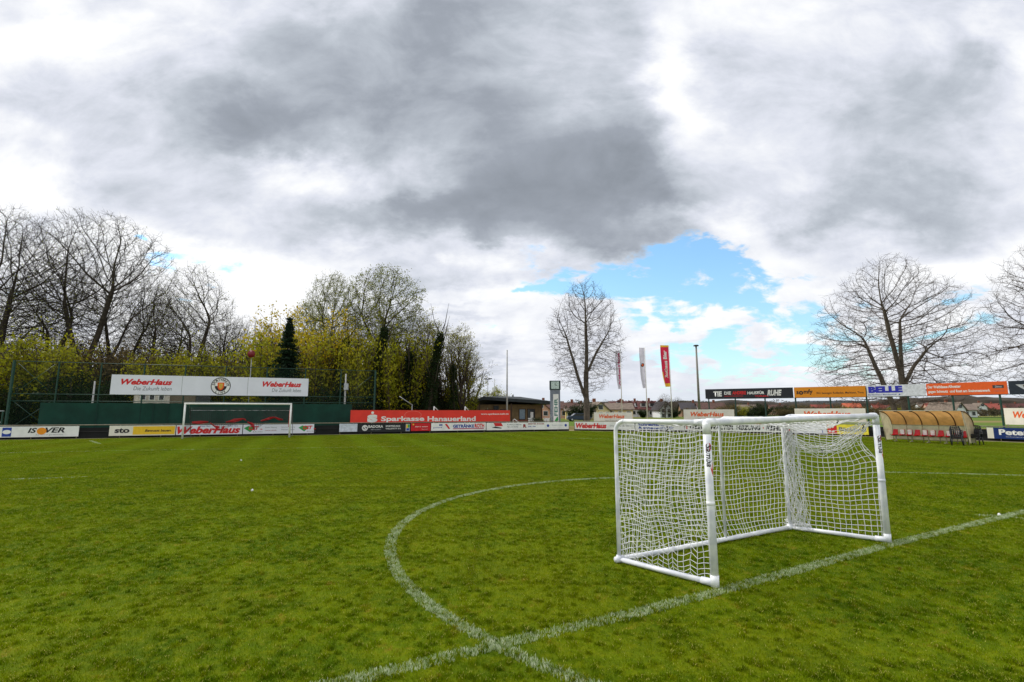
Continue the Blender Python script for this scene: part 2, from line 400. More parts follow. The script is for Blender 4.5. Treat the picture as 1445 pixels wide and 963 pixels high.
grid = t.new('GeometryNodeMeshGrid'); grid.inputs['Size X'].default_value = 76; grid.inputs['Size Y'].default_value = 48
grid.inputs['Vertices X'].default_value = 77; grid.inputs['Vertices Y'].default_value = 49
tr = t.new('GeometryNodeTransform'); t.l.new(grid.outputs[0], tr.inputs[0]); tr.inputs['Translation'].default_value = (-2, 26.4, -.012)
m2p = t.new('GeometryNodeMeshToPoints'); t.l.new(tr.outputs[0], m2p.inputs[0])
pos = t.new('GeometryNodeInputPosition').outputs[0]; sx = t.new('ShaderNodeSeparateXYZ'); t.l.new(pos, sx.inputs[0])
def lin(a, b, off):   # >0 beyond the fence line
    nx, ny = -(b.y - a.y), (b.x - a.x); L = math.hypot(nx, ny); nx /= L; ny /= L
    return t.m('ADD', t.m('ADD', t.m('MULTIPLY', sx.outputs[0], nx), t.m('MULTIPLY', sx.outputs[1], ny)), -(nx * a.x + ny * a.y) + off)
k = lin(LF[0], LF[1], .95)
for i in range(3): k = t.m('MAXIMUM', k, lin(RF[i], RF[i + 1], 1.15))
# outside the picture to the left and right near the camera: nothing needed
k = t.m('MAXIMUM', k, t.m('SUBTRACT', t.m('SUBTRACT', t.m('ABSOLUTE', sx.outputs[0]), t.m('MULTIPLY', sx.outputs[1], 1.08)), 4.))
cmpn = t.m('GREATER_THAN', k, 0.)
dl = t.new('GeometryNodeDeleteGeometry', domain='POINT'); t.l.new(m2p.outputs[0], dl.inputs[0]); t.l.new(cmpn, dl.inputs[1])
iop = t.new('GeometryNodeInstanceOnPoints'); t.l.new(dl.outputs[0], iop.inputs['Points']); t.l.new(gi.outputs[0], iop.inputs['Instance'])
rv = t.new('FunctionNodeRandomValue', data_type='INT'); rv.inputs['Min'].default_value = 0; rv.inputs['Max'].default_value = 3
cb = t.new('ShaderNodeCombineXYZ'); t.l.new(t.m('MULTIPLY', rv.outputs['Value'], math.pi / 2), cb.inputs[2])
hn = t.noise(pos, .8, 3, .6); sc_ = t.new('ShaderNodeCombineXYZ'); sc_.inputs[0].default_value = 1.06; sc_.inputs[1].default_value = 1.06; t.l.new(t.m('ADD', .62, t.m('MULTIPLY', hn, .75)), sc_.inputs[2]); t.l.new(sc_.outputs[0], iop.inputs['Scale'])
t.l.new(cb.outputs[0], iop.inputs['Rotation']); t.l.new(iop.outputs[0], go.inputs[0])
md = grass.modifiers.new('turf', 'NODES'); md.node_group = gn

# painted lines: white-painted blades
def marking(name, label, pts, width, dens, hgt=.030, seed=1, fade=None):
    rng = random.Random(seed); V, F, T = [], [], []
    for i in range(len(pts) - 1):
        a, b = Vector(pts[i]), Vector(pts[i + 1]); d = b - a; L = d.length; n_ = Vector((-d.y, d.x, 0)) / L
        for j in range(int(L * width * dens)):
            s = rng.random(); off = rng.uniform(-.5, .5) * width + rng.gauss(0, width * .07)
            p = a + d * s + n_ * off
            w = mn.noise(Vector((p.x * 9, p.y * 9, seed))) 
            w2 = mn.noise(Vector((p.x * 1.3, p.y * 1.3, seed + 7)))
            w3 = mn.noise(Vector((p.x * 30, p.y * 30, seed)))
            if w * .8 + w2 * .8 + w3 * .5 < rng.uniform(-.95, .18): continue
            if fade and rng.random() > fade: continue
            dist = math.hypot(p.x, p.y)
            blade(V, F, T, rng, p.x, p.y, hgt * rng.uniform(.6, 1.2), rng.uniform(.004, .008) * (1 + dist * .03), -.012)
    o = blade_obj(name, V, F, T, GW); tag(o, label, kind='structure'); return o
seg = lambda a, b: [a, b]
marking('straight_line', 'white straight line running under the small goal', [gnd(700, 910) + (gnd(700, 910) - gnd(1035, 829)).normalized() * 9, gnd(700, 910), gnd(900, 864), gnd(1035, 829), gnd(1262, 767), gnd(1445, 722), gnd(1620, 684)], .150, 7400, seed=1)
arc = []
for i in range(0, 72):
    a = R(-98 - i * 3.05); arc.append(CIR[0] + Vector((math.cos(a), math.sin(a), 0)) * CIR[1])
marking('curved_line', 'white arc curving across the pitch beside the small goal', arc, .140, 7400, seed=2)
marking('faint_line_far', 'faint white line behind the small goal on the right', [gnd(1240, 666.5), gnd(1370, 669), gnd(1500, 673)], .11, 6000, seed=3, fade=.8)
marking('short_line_near', 'short worn white tick crossing the long line', [gnd(1378, 727), gnd(1418, 728), gnd(1455, 734)], .10, 5000, seed=4, fade=.5)
marking('faint_line_left', 'faint white line in front of the far goal', [gnd(-20, 640), gnd(200, 635.5), gnd(390, 633), gnd(640, 629)], .14, 3200, seed=5, fade=.32)
marking('faint_line_box', 'short faint white line on the left of the pitch', [gnd(-10, 677), gnd(70, 675), gnd(125, 673)], .12, 4500, seed=6, fade=.35)
marking('corner_tick', 'short white tick near the left barrier', [gnd(127, 622), gnd(141, 626.5)], .14, 5200, seed=7)
marking('goal_line_tick', 'faint white line running near the middle barrier', [gnd(780, 618.5), gnd(860, 619.5)], .16, 3500, seed=8, fade=.5)

# ------------------------------------------------------------------ common colours
WHITEP = mat('white_plastic', srgb(240, 242, 250), .36, scale=5, bump=.08, c2=srgb(216, 220, 230))
NETW = C('white_net_cord', 240, 240, 242, .8, var=.04)
WPAINT = C('white_paint', 232, 232, 228, .4, var=.05)
RED, DRED = C('sign_red', 214, 34, 38, .45, var=.04), C('dark_red', 150, 22, 30, .5)
BRED = C('banner_red', 232, 56, 42, .55, var=.05, scale=1.2)
BLK, BLU = C('print_black', 30, 30, 34, .5), C('print_blue', 34, 66, 160, .5)
GREY, LGREY = C('print_grey', 120, 124, 130, .5), C('pale_grey', 184, 188, 192, .5)
BOARDW = C('board_white', 238, 238, 234, .4, var=.07, scale=1.2)
CREAM = C('board_cream', 232, 228, 212, .5, var=.06, scale=1.5)
BANW = C('banner_white', 232, 234, 244, .55, var=.03, scale=.8)
ORANGE, YEL = C('sign_orange', 240, 150, 24, .5, var=.04), C('sign_yellow', 240, 196, 40, .5, var=.04)
DORANGE = C('sign_deep_orange', 234, 96, 28, .5, var=.04)
GRNP = C('dark_green_steel', 28, 66, 56, .5)
STEEL = C('galvanised_steel', 150, 152, 152, .45, metal=.4, var=.1)
RUST = C('weathered_rail', 140, 132, 112, .6, var=.15)
DARK_ = C('dark_sheet', 20, 22, 22, .8, var=.3, scale=1.5)
SCREEN = C('green_screen', 12, 60, 48, .85, var=.16, scale=.8, bump=.15)
GRN = C('print_green', 50, 160, 80, .5)
GOLD = C('print_gold', 222, 180, 70, .5)

# ------------------------------------------------------------------ small white goal with net
FL, FR = gnd(1009, 828), gnd(1253, 765.5)
BL, BR = gnd(874, 793), gnd(1115, 747)
HT = 1.775
goal = thing('mini_goal', 'small white plastic football goal with a net standing on the white line', 'goal', FL)
def L_(v, z=0): return Vector((v.x - FL.x, v.y - FL.y, z))
fl, fr, bl, br = L_(FL), L_(FR), L_(BL), L_(BR)
Z = Vector((0, 0, 1)); ax = (fr - fl).normalized()
RP = .044
GW_ = (fr - fl).length
def HZ(p): return 1.772 + .058 * max(0, min(1, (p.x * ax.x + p.y * ax.y) / GW_))
def post(p):
    mb = MB(); mb.tube([p + Z * .0, p + Z * .9, p + Z * (HZ(p) - .0)], RP, 20)
    o = mb.build('post', WHITEP, goal)
    s = MB(); s.tube([p + Z * .86, p + Z * .862, p + Z * .90, p + Z * .902], [RP, RP + .004, RP + .004, RP], 20); s.build('collar', WHITEP, o)
    return o
posts = [post(fl), post(fr)]
mb = MB(); mb.tube([fl + Z * HZ(fl), fl.lerp(fr, .5) + Z * (HZ(fr) + HZ(fl)) * .5, fr + Z * HZ(fr)], RP - .003, 20); mb.build('crossbar', WHITEP, goal)
for p in (fl, fr):        # moulded corner elbows
    s = 1 if p is fl else -1
    mb = MB(); q = p + Z * HZ(p)
    mb.tube([q + ax * s * .13, q + ax * s * .05, q + ax * s * .02 + Z * .001, q + ax * s * .004 - Z * .006, q - Z * .03, q - Z * .13], RP + .002, 20)
    mb.tube([q + ax * s * .02, q + (bl - fl).normalized() * .14], [.044, .032], 14)
    mb.build('corner_joint', WHITEP, goal)
    mb = MB(); q = p + Z * .035
    mb.tube([p + Z * .0, p + Z * .12], RP + .003, 18); mb.tube([q, q + ((bl if p is fl else br) - p).normalized() * .15], .039, 14); mb.build('foot_joint', WHITEP, goal)
rb = .031
for a, b in ((fl, bl), (fr, br)):
    mb = MB(); mb.tube([a + Z * rb, b + Z * rb], rb, 14); mb.build('base_bar', WHITEP, goal)
mb = MB(); mb.tube([bl + Z * rb, br + Z * rb], rb, 14); mb.build('base_bar', WHITEP, goal)
for q in (.25, .5, .75):
    mb = MB(); c = bl.lerp(br, q) + Z * rb; mb.tube([c - (br - bl).normalized() * .07, c + (br - bl).normalized() * .07], rb + .003, 14); mb.build('sleeve', WHITEP, goal)
for p in (bl, br):
    mb = MB(); mb.tube([p + Z * 0, p + Z * .08], .038, 12); mb.tube([p + Z * rb - (br - bl).normalized() * .06, p + Z * rb + (br - bl).normalized() * .06], .038, 12); mb.build('foot_joint', WHITEP, goal)
    f = fl if p is bl else fr; d = (f - p).normalized(); pts = [p + Z * .03, p + Z * .9, p + Z * (HZ(p) - .14)]
    for k in range(1, 8):
        a = R(90 * k / 7); pts.append(p + Z * (HZ(p) - .14 + .14 * math.sin(a)) + d * (.14 - .14 * math.cos(a)))
    mb = MB(); mb.tube(pts, .026, 12); mb.build('rear_upright', WHITEP, goal)
    mb = MB(); mb.tube([pts[-1], f + Z * HZ(f) - d * .04], [.027, .03], 12); mb.build('top_bar', WHITEP, goal)
mid = bl.lerp(br, .565)
mb = MB(); mb.tube([mid + Z * .03, mid + Z * (HZ(mid) - .06), mid + Z * (HZ(mid) - .02) + (fl - bl) * .03, mid + Z * HZ(mid) + (fl - bl) * .06, mid + Z * HZ(mid) + (fl - bl) * .97], .021, 10); mb.build('rear_upright', WHITEP, goal)
# maker's mark on the posts
for p, o in zip((fl, fr), posts):
    ang = R(-93) if p is fl else R(-82)
    def wrap(pts2, m, nm):
        mb = MB(); vs = []
        for (s_, z_) in pts2:
            a = ang + s_ / RP; vs.append((p.x + (RP + .0012) * math.cos(a), p.y + (RP + .0012) * math.sin(a), z_))
        mb.add(vs, [tuple(range(len(vs)))]); return mb.build(nm, m, o)
    z0 = 1.50
    e = thing('mark', None, None); e.parent = o
    # red ball, black script reading down the post, red tail
    wrap([(.034 * math.cos(2 * math.pi * i / 14), z0 + .045 * math.sin(2 * math.pi * i / 14)) for i in range(14)], RED, 'emblem')
    wrap([(-.004, z0 - .20), (.034, z0 - .17), (.040, z0 - .25), (.036, z0 - .33), (.016, z0 - .27)], RED, 'emblem')
    bpy.data.objects.remove(e)
    me = text_mesh('Samba', .018, .25)
    xs = [v.co.x for v in me.vertices]; ys = [v.co.y for v in me.vertices]
    for v in me.vertices:
        tx = (v.co.x - min(xs)) / (max(xs) - min(xs)); ty = (v.co.y - min(ys)) / (max(ys) - min(ys))
        a = ang + (-.034 + ty * .064) / RP; v.co = Vector((p.x + (RP + .0022) * math.cos(a), p.y + (RP + .0022) * math.sin(a), z0 + .03 - tx * .25))
    me.materials.clear(); me.materials.append(BLK); q = bpy.data.objects.new('lettering', me); col.objects.link(q); q.parent = o
# nets
def net(name, f, nu, nv, r=.0042, n=4, skip=None):
    mb = MB(); G_ = [[f(i / nu, j / nv) for j in range(nv + 1)] for i in range(nu + 1)]
    for i in range(nu + 1): mb.tube(G_[i], r, n, cap=False)
    for j in range(nv + 1): mb.tube([G_[i][j] for i in range(nu + 1)], r, n, cap=False)
    return mb.build(name, NETW, goal)
def jit(p, a=.02, f=4., s=0.):
    q = Vector((p[0] * f + s, p[1] * f, p[2] * f))
    w = Vector((mn.noise(q), mn.noise(q + Vector((31, 0, 0))), mn.noise(q + Vector((0, 57, 0)))))
    q2 = q * 4; w2 = Vector((mn.noise(q2), mn.noise(q2 + Vector((31, 0, 0))), mn.noise(q2 + Vector((0, 57, 0)))))
    return Vector(p) + w * a + w2 * a * .35
outb = (bl - fl).normalized(); outl = -ax
def f_left(u, v):   # u: rear -> front, v: bottom -> top
    uu = u ** 1.05
    p = bl.lerp(fl, .02 + .95 * uu)
    z = .05 + v * (HZ(p) - .08) - .05 * math.sin(math.pi * u) * v
    if v < .22: z = z * (.75 + 1.1 * v) + .03 * math.sin(u * 40)
    p = p + Z * z + outl * (.05 * math.sin(math.pi * u) * math.sin(math.pi * v))
    shear = (.5 - v) * .10 * math.sin(math.pi * u)
    p += outb * shear
    return jit(p, .045, 3., 5.) if 0 < u < 1 else jit(p, .02, 3., 5.)
net('net', f_left, 18, 27, r=.0031)
def f_back(u, v):
    p = bl.lerp(br, u); z = .05 + v * (HZ(p) - .08) - .06 * math.sin(math.pi * (u * 2 % 1)) * v
    p = p + Z * z + outb * (.16 * math.sin(math.pi * v) * math.sin(math.pi * u)) + ax * .03 * math.sin(v * 9 + u * 5)
    return jit(p, .035, 2.6, 17.)
net('net', f_back, 46, 23, r=.0034)
def f_roof(u, v):   # v 0 rear, 1 front
    p = bl.lerp(br, u).lerp(fl.lerp(fr, u), v)
    sag = .022 + .02 * math.sin(u * 14) ** 2 + .24 * max(0, (u - .55) / .45) ** 1.2
    z = HZ(p) - .02 - sag * math.sin(math.pi * v) * min(1, (.12 + min(u, 1 - u) * 6))
    return jit(p + Z * z, .02 + .05 * max(0, u - .5) * 2, 3.5, 29.)
net('roof_net', f_roof, 44, 14)
def f_right(u, v):  # u rear -> front
    # five columns gathered at the rear upright
    uu = (u / .3) * .11 if u < .3 else .11 + (u - .3) / .7 * .87
    spread = 0 if u >= .3 else (1 - u / .3)
    if v > .62:         # rows hanging together in a swag under the top bar
        w = (v - .62) / .38; z = 1.34 + w * .42
        z -= (.13 + .05 * w) * math.sin(math.pi * min(1, uu * 1.05)) - .10 * uu * (1 - w)
    else: z = .05 + (v / .62) * 1.29 - .13 * math.sin(math.pi * min(1, uu * 1.05)) * (v / .62) + .10 * uu * (v / .62)
    p = br.lerp(fr, uu)
    if v > .5 and u > .7: p = p + outb * .24 * (u - .7) / .3 * math.sin(math.pi * min(1, (v - .5) / .5)) 
    if u < .3: p = p + ax * .05 * math.sin(u * 50 + v * 23) + outb * .035 * math.sin(v * 31 + u * 40)
    p = p + Z * z
    return jit(p, .05 if v > .6 or u < .3 else .022, 4., 41.)
net('net', f_right, 20, 28, r=.0040)
mb = MB()     # gathered cord down the right rear upright and along the floor bar
for k in range(18):
    mb.tube([jit(br + Z * (.06 + .05 * i) + ax * (.004 * k - .02) + (fr - br) * (.010 * k * (1.25 - i / 60)), .06, 8., k * 9.) for i in range(34)], .0052, 4, cap=False)
for k in range(9):
    mb.tube([jit(br.lerp(fr, i / 44 - .04) + Z * (.03 + .014 * k), .07, 9., k * 13. + 70) for i in range(13)], .0052, 4, cap=False)
for k in range(9):
    mb.tube([jit(br.lerp(fr, .03 + .93 * i / 22) + outb * .05 + Z * (1.60 - .012 * k - (.24 + .012 * k) * math.sin(math.pi * (i / 22) ** .85) + .14 * (i / 22) ** 3), .07, 6., k * 5. + 110) for i in range(23)], .0046, 4, cap=False)
mb.build('gathered_net', NETW, goal)
for c_ in (fr + Z * 1.70 - ax * .16 + outb * .1, br.lerp(fr, .42) + Z * 1.30, fr.lerp(br, .22) + Z * .06, bl.lerp(fl, .6) + Z * 1.72, fl.lerp(fr, .72) + Z * 1.79):
    mb = MB(); mb.tube([c_, c_ + Vector((.015, .0, -.03)), c_ + Vector((-.01, 0, -.06))], .008, 5); mb.build('cable_tie', BLK, goal)
mb = MB()     # edge rope that has come away from the right post
e0 = fr + Z * 1.72
mb.tube([e0, e0 + outb * .12 - Z * .05, e0 + outb * .20 - Z * .16, e0 + outb * .22 - Z * .30, e0 + outb * .17 - Z * .42, e0 + outb * .05 - Z * .52, fr + Z * 1.12 + outb * .03, fr + Z * .6 + outb * .055, fr + Z * .08 + outb * .06], .007, 6)
mb.build('edge_rope', NETW, goal)

# ------------------------------------------------------------------ far goal
A, B = gnd(257, 619.5), gnd(409, 617.2)
A = at(257, 619.5, 35.0); B = at(408, 618, 37.0); A.z = B.z = 0
fg = thing('football_goal', 'full-size white football goal with dark net in front of the green screen', 'goal', A, math.atan2(B.y - A.y, B.x - A.x))
W = (B - A).length; GH = 2.42
for x in (0, W):
    mb = MB(); mb.tube([(x, 0, 0), (x, 0, GH)], .062, 12); mb.build('post', WPAINT, fg)
mb = MB(); mb.tube([(-.06, 0, GH), (W + .06, 0, GH)], .062, 12); mb.build('crossbar', WPAINT, fg)
for x in (0, W): mb = MB(); mb.tube([(x, .05, GH), (x, .9, GH - .05), (x, 1.9, .05), (x, 0, .05)], .02, 6); mb.build('net_hoop', C('hoop_grey', 90, 92, 92), fg)
NETD = C('dark_net_cord', 40, 42, 42, .8); NETR = C('red_net_cord', 200, 26, 36, .8)
mb = MB(); nx, nz = 50, 20
def fgp(u, v):
    sag = [(.0, .95), (.18, 1.05), (.3, .45), (.5, 1.35), (.62, .5), (.8, 1.42), (.92, 1.15), (1., 1.2)]
    for (a, za), (b, zb) in zip(sag, sag[1:]):
        if a <= u <= b: lo = za + (zb - za) * (u - a) / (b - a + 1e-9)
    z = lo + (GH - .25 - lo) * v; return (u * W, 1.5 - .3 * v, z)
for i in range(nx + 1): mb.tube([fgp(i / nx, j / nz) for j in range(nz + 1)], .009, 3, cap=False)
for j in range(nz + 1): mb.tube([fgp(i / nx, j / nz) for i in range(nx + 1)], .009, 3, cap=False)
mb.build('net', NETD, fg)
mb = MB()
def redband(us, wz):
    for k in range(9):
        mb.tube([(u * W, 1.48 - .02 * k, z - .03 + w * (k / 8) + .02 * math.sin(u * 60 + k)) for u, z, w in us], .017, 3, cap=False)
redband([(.02, 1.02, .14), (.10, 1.02, .18), (.17, 1.14, .06)], 0)
redband([(.34, 1.10, .04), (.42, 1.12, .22), (.50, 1.34, .05), (.53, 1.22, .10)], 0)
redband([(.68, 1.18, .05), (.76, 1.28, .18), (.81, 1.45, .05), (.86, 1.24, .16), (.90, 1.28, .05)], 0)
redband([(.19, 1.05, .05), (.24, .72, .16), (.28, .55, .3)], 0); redband([(.55, 1.1, .05), (.60, .8, .25), (.62, .5, .4)], 0)
for z in (.8, 1.2, 1.6): mb.tube([(W - .12, .9, z), (W - .12, 1.2, z + .3)], .05, 4)
mb.build('red_net_band', NETR, fg)
mb = MB(); mb.tube([(0, 1.3, 1.95), (W, 1.3, 1.95)], .014, 5, cap=False); mb.build('net_rope', LGREY, fg)
mb = MB()
for k in range(10): mb.tube([(W - .10, .1 + k * .13, .75), (W - .09, .1 + k * .11, 2.0 - k * .03)], .012, 3, cap=False)
mb.build('side_net', NETR, fg)
mb = MB()
for k in range(12): mb.tube([(.08, .1 + k * .13, .45), (.08, .1 + k * .1, 2.3 - k * .03)], .008, 3, cap=False)
mb.build('side_net', NETD, fg)

# ------------------------------------------------------------------ barriers (rail + posts) and advertising boards
def barrier(label, pts, gaps=(), backing=True):
    o = thing('barrier', label, 'barrier', pts[0])
    P_ = [p - pts[0] for p in pts]
    mb = MB(); mb.tube([p + Z * .93 for p in P_], .032, 8); mb.build('rail', RUST, o)
    for a, b in zip(P_, P_[1:]):
        L = (b - a).length; k = int(L / 2.45)
        for i in range(k):
            q = a.lerp(b, (i + .5) / k); mb = MB(); mb.tube([q, q + Z * .93], .028, 6); mb.build('fence_post', RUST, o)
    if backing:
        mb = MB()
        for a, b in zip(P_, P_[1:]):
            nrm = Vector((-(b.y - a.y), b.x - a.x, 0)).normalized() * .09
            mb.quad(a + nrm - Z * .02, b + nrm - Z * .02, b + nrm + Z * .74, a + nrm + Z * .74)
            mb.tube([a + nrm * .4 + Z * .45, b + nrm * .4 + Z * .45], .02, 5)
        mb.build('dark_gap_fill', DARK_, o)  # dark plane added behind the rail so the gaps between boards look black
    return o
gapL = onL(803.5); 
barrier('long low rail fence behind the far goal, hung with advertising boards', [LF[0] + Vector((-6, -2.3, 0)), LF[0], gapL])
gR = hit(810, *RF[:2])[0]
barrier('low rail fence along the right side, hung with advertising boards', [gR, RF[1], RF[2], RF[3]])
def board(line, px0, px1, z0, z1, m, label, cat='advertising board', off=-.07, name='advertising_board', group=None, py=605, thick=.02, frame=True):
    p0 = (onL(px0, off) if line == 'L' else onR(px0, off, py)); p1 = (onL(px1, off) if line == 'L' else onR(px1, off, py))
    return board_at(p0, p1, z0, z1, m, label, cat, name, group, thick)
def board_at(p0, p1, z0, z1, m, label, cat, name, group=None, thick=.02):
    o = thing(name, label, cat, (p0.x, p0.y, z0), math.atan2(p1.y - p0.y, p1.x - p0.x), group)
    W = (p1 - p0).length - .03; Hh = z1 - z0
    mb = MB(); mb.box((W / 2, 0, Hh / 2), (W, thick, Hh), bev=.004); mb.build('panel', m, o)
    return o, W, Hh
GRP = 'advertising boards hung on the barrier'
ZB0, ZB1 = .14, .86
o, w, h = board('L', -60, 113, ZB0, ZB1, BOARDW, 'white board reading ISOVER with an orange ball, hung left of the gap', group=GRP)
fx = lambda px: (px + 60) / 173 * w
patch(o, fx(2), fx(15), .05, h - .06, BLU); disc(o, fx(8.5), h * .5, .14, BOARDW, y=-.016, sx=1.6)
letters(o, 'IS', fx(38), fx(51), .28, .62, BLK, bold=.03, shear=.25); letters(o, 'VER', fx(63), fx(92), .28, .64, BLK, bold=.03, shear=.25)
disc(o, fx(58), .40, .24, ORANGE, y=-.014, sx=1.1, name='ball'); letters(o, 'So wird gedämmt', fx(50), fx(90), .10, .18, GREY)
o, w, h = board('L', 155, 249, ZB0, ZB1, CREAM, 'board with black sto lettering and yellow field, left of the far goal', group=GRP)
letters(o, 'sto', w * .08, w * .30, .2, .55, BLK, bold=.04); patch(o, w * .35, w * .99, .07, h - .06, YEL)
letters(o, 'Bewusst bauen.', w * .53, w * .94, .26, .44, BLK, bold=.03, shear=.2)
o, w, h = board('L', 249.5, 343, ZB0, ZB1, BANW, 'board with huge red WeberHaus lettering directly behind the far goal', group=GRP)
letters(o, 'WeberHaus', w * .01, w * .97, .07, .62, RED, bold=.045, shear=.3); letters(o, 'Weber Haus', w * .34, w * .50, .60, .68, BLU, bold=.02); letters(o, 'Weber Haus', w * .76, w * .93, .60, .68, BLU, bold=.02)
o, w, h = board('L', 343.5, 444, ZB0, ZB1, BANW, 'white board with two green diamond logos behind the right post of the far goal', group=GRP)
for q in (.0, .76):
    a = w * (q + .01); patch(o, 0, 0, 0, 0, GRN, poly=[(a, .42), (a + .45, .66), (a + .55, .12)] if False else [(a, .44), (a + .30, .62), (a + .78, .46), (a + .45, .14)], name='emblem')
    letters(o, 'CST', a + .34, a + 1.05, .30, .60, RED, bold=.05, shear=.2, y=-.017); letters(o, '.de', a + 1.12, a + 1.3, .30, .42, RED, bold=.02); letters(o, 'BAUEN', a + .65, a + 1.3, .12, .19, GREY)
letters(o, 'Sanitär Heizung', w * .30, w * .46, .42, .54, GREY); letters(o, 'www.cst.de', w * .30, w * .46, .22, .32, DRED)
letters(o, 'Bauunternehmung', w * .53, w * .72, .44, .54, GREY); letters(o, 'Fliesen Keller', w * .53, w * .72, .26, .36, GREY)
o, w, h = board('L', 479, 505, ZB0 + .06, ZB1, C('board_bluewhite', 205, 212, 226, .4), 'small blank pale board right of the gap', group=GRP)
o, w, h = board('L', 505.5, 579.5, ZB0, ZB1, C('board_black', 26, 28, 34, .4), 'black board with white lettering and a colourful strip at its right end', group=GRP)
disc(o, .55, h * .5, .24, BOARDW, r2=.17); letters(o, 'S', .42, .68, .22, .52, BOARDW, bold=.03)
letters(o, 'BADORA', w * .19, w * .47, .36, .58, BOARDW, bold=.03); letters(o, 'METALLBAU', w * .24, w * .43, .18, .26, LGREY)
letters(o, 'SPORTFREUNDE', w * .52, w * .80, .42, .56, BOARDW, bold=.02); letters(o, 'WILLSTÄTT E.V.', w * .52, w * .82, .22, .36, BOARDW, bold=.02)
patch(o, w * .91, w * .99, .05, h - .05, LGREY); patch(o, w * .92, w * .95, .3, .6, YEL, y=-.014); patch(o, w * .95, w * .985, .35, .62, GRN, y=-.014); patch(o, w * .925, w * .98, .1, .3, BLU, y=-.014)
o, w, h = board('L', 580, 608, ZB0 + .05, ZB1, C('board_red', 206, 26, 34, .45), 'small red board left of the white drinks board', group=GRP)
letters(o, 'alpro team', w * .2, w * .85, .30, .42, BOARDW, bold=.01); letters(o, 'Service', w * .55, w * .85, .12, .18, BOARDW); disc(o, w * .12, .56, .07, YEL)
o, w, h = board('L', 608.5, 686, ZB0 + .04, ZB1, BOARDW, 'white board with blue and red GETRÄNKE lettering under the red banner', group=GRP)
patch(o, 0, 0, 0, 0, RED, poly=[(w * .24, .58), (w * .28, .6), (w * .34, .16), (w * .31, .14)], name='emblem'); letters(o, 'pfiff', w * .04, w * .2, .2, .34, BLU); patch(o, w * .14, w * .2, .44, .56, BLU)
letters(o, 'GETRÄNKE', w * .39, w * .78, .24, .58, BLU, bold=.05); patch(o, w * .39, w * .96, .12, .17, RED); letters(o, 'ROTH', w * .79, w * .97, .22, .6, RED, bold=.05); patch(o, w * .39, w * .96, .175, .2, BLU)
o, w, h = board('L', 686.5, 803, ZB0 + .02, ZB1 - .02, BOARDW, 'long white board with several small logos, left of the pitch entrance', group=GRP)
patch(o, 0, 0, 0, 0, RED, poly=[(w * .08, .66), (w * .17, .66), (w * .19, .36), (w * .1, .36)], name='emblem'); patch(o, 0, 0, 0, 0, BLK, poly=[(w * .06, .22), (w * .10, .34), (w * .18, .2), (w * .17, .14)], name='emblem')
letters(o, 'Raiffeisen Markt', w * .24, w * .41, .44, .54, GREY, bold=.01); letters(o, 'Haus und Garten', w * .24, w * .37, .24, .36, GREY, bold=.01)
letters(o, 'R', w * .43, w * .47, .2, .52, DRED, bold=.06); letters(o, 'MEISTER RÖDER', w * .49, w * .69, .48, .62, DRED, bold=.03); letters(o, '0781 / 968', w * .49, w * .58, .24, .36, BLU, bold=.02)
disc(o, w * .735, .36, .13, BLU); disc(o, w * .96, .38, .13, BLU); letters(o, 'Zimmerei Holzbau', w * .78, w * .92, .34, .46, LGREY, bold=.01)
# right-hand run
o, w, h = board('R', 811, 896, ZB0, ZB1, BOARDW, 'white board with bright red WeberHaus lettering, first right of the entrance', group=GRP)
letters(o, 'WeberHaus', w * .02, w * .54, .1, .6, RED, bold=.05, shear=.2); letters(o, 'Die Zukunft leben', w * .60, w * .95, .3, .45, GREY)
o, w, h = board('R', 897, 966, ZB0, ZB1, BOARDW, 'white board with two rows of blue slanted lettering, seen through the left of the net', group=GRP)
letters(o, 'Schreinerei', w * .04, w * .62, .38, .66, BLU, bold=.04, shear=.3); letters(o, 'Klimatechnik', w * .05, w * .80, .08, .34, BLU, bold=.04, shear=.3); letters(o, 'KEHL', w * .72, w * .97, .42, .62, BLU, bold=.03)
o, w, h = board('R', 966.5, 1120, ZB0, ZB1, BOARDW, 'long white board reading WALTER HEIZUNG KEHL in black behind the net', group=GRP)
patch(o, .02, w - .02, h - .06, h - .02, RED); letters(o, 'E', w * .012, w * .035, .12, .56, RED, bold=.04)
letters(o, 'GEBR', w * .05, w * .22, .14, .54, BLK, bold=.045, shear=.15); letters(o, 'WALTER', w * .25, w * .475, .14, .54, BLK, bold=.045, shear=.15); letters(o, 'HEIZUNG', w * .50, w * .72, .14, .54, BLK, bold=.045, shear=.15)
disc(o, w * .745, .34, .05, RED); letters(o, 'KEHL', w * .77, w * .90, .14, .54, BLK, bold=.045, shear=.15); letters(o, 'B', w * .945, w * .975, .12, .56, RED, bold=.04)
o, w, h = board('R', 1120.5, 1167, ZB0 - .02, ZB1, BANW, 'pale board with a little blue print, left of the yellow board behind the net', group=GRP)
letters(o, 'info', w * .3, w * .42, .06, .16, BLU, bold=.03); letters(o, 'i', w * .86, w * .89, .05, .25, BLU, bold=.05); letters(o, 'BAUSTOFFE', w * .1, w * .6, .4, .5, LGREY)
o, w, h = board('R', 1167.5, 1226, ZB0 - .02, ZB1, C('board_yellow', 244, 226, 70, .5), 'yellow board with a red patterned square beside the right goal post', group=GRP)
patch(o, .02, w * .24, .02, h - .02, RED); 
for a, b in ((.07, .5), (.15, .2), (.14, .55), (.06, .22)): disc(o, w * a, b, .08, BOARDW, y=-.015)
letters(o, 'Bäckerei', w * .29, w * .95, .22, .55, GREY, bold=.03)
o, w, h = board('R', 1392, 1500, ZB0 + .02, ZB1 + .0, C('board_navy', 22, 50, 112, .4), 'dark blue board with white Gothic Peters lettering at the right edge', group=GRP)
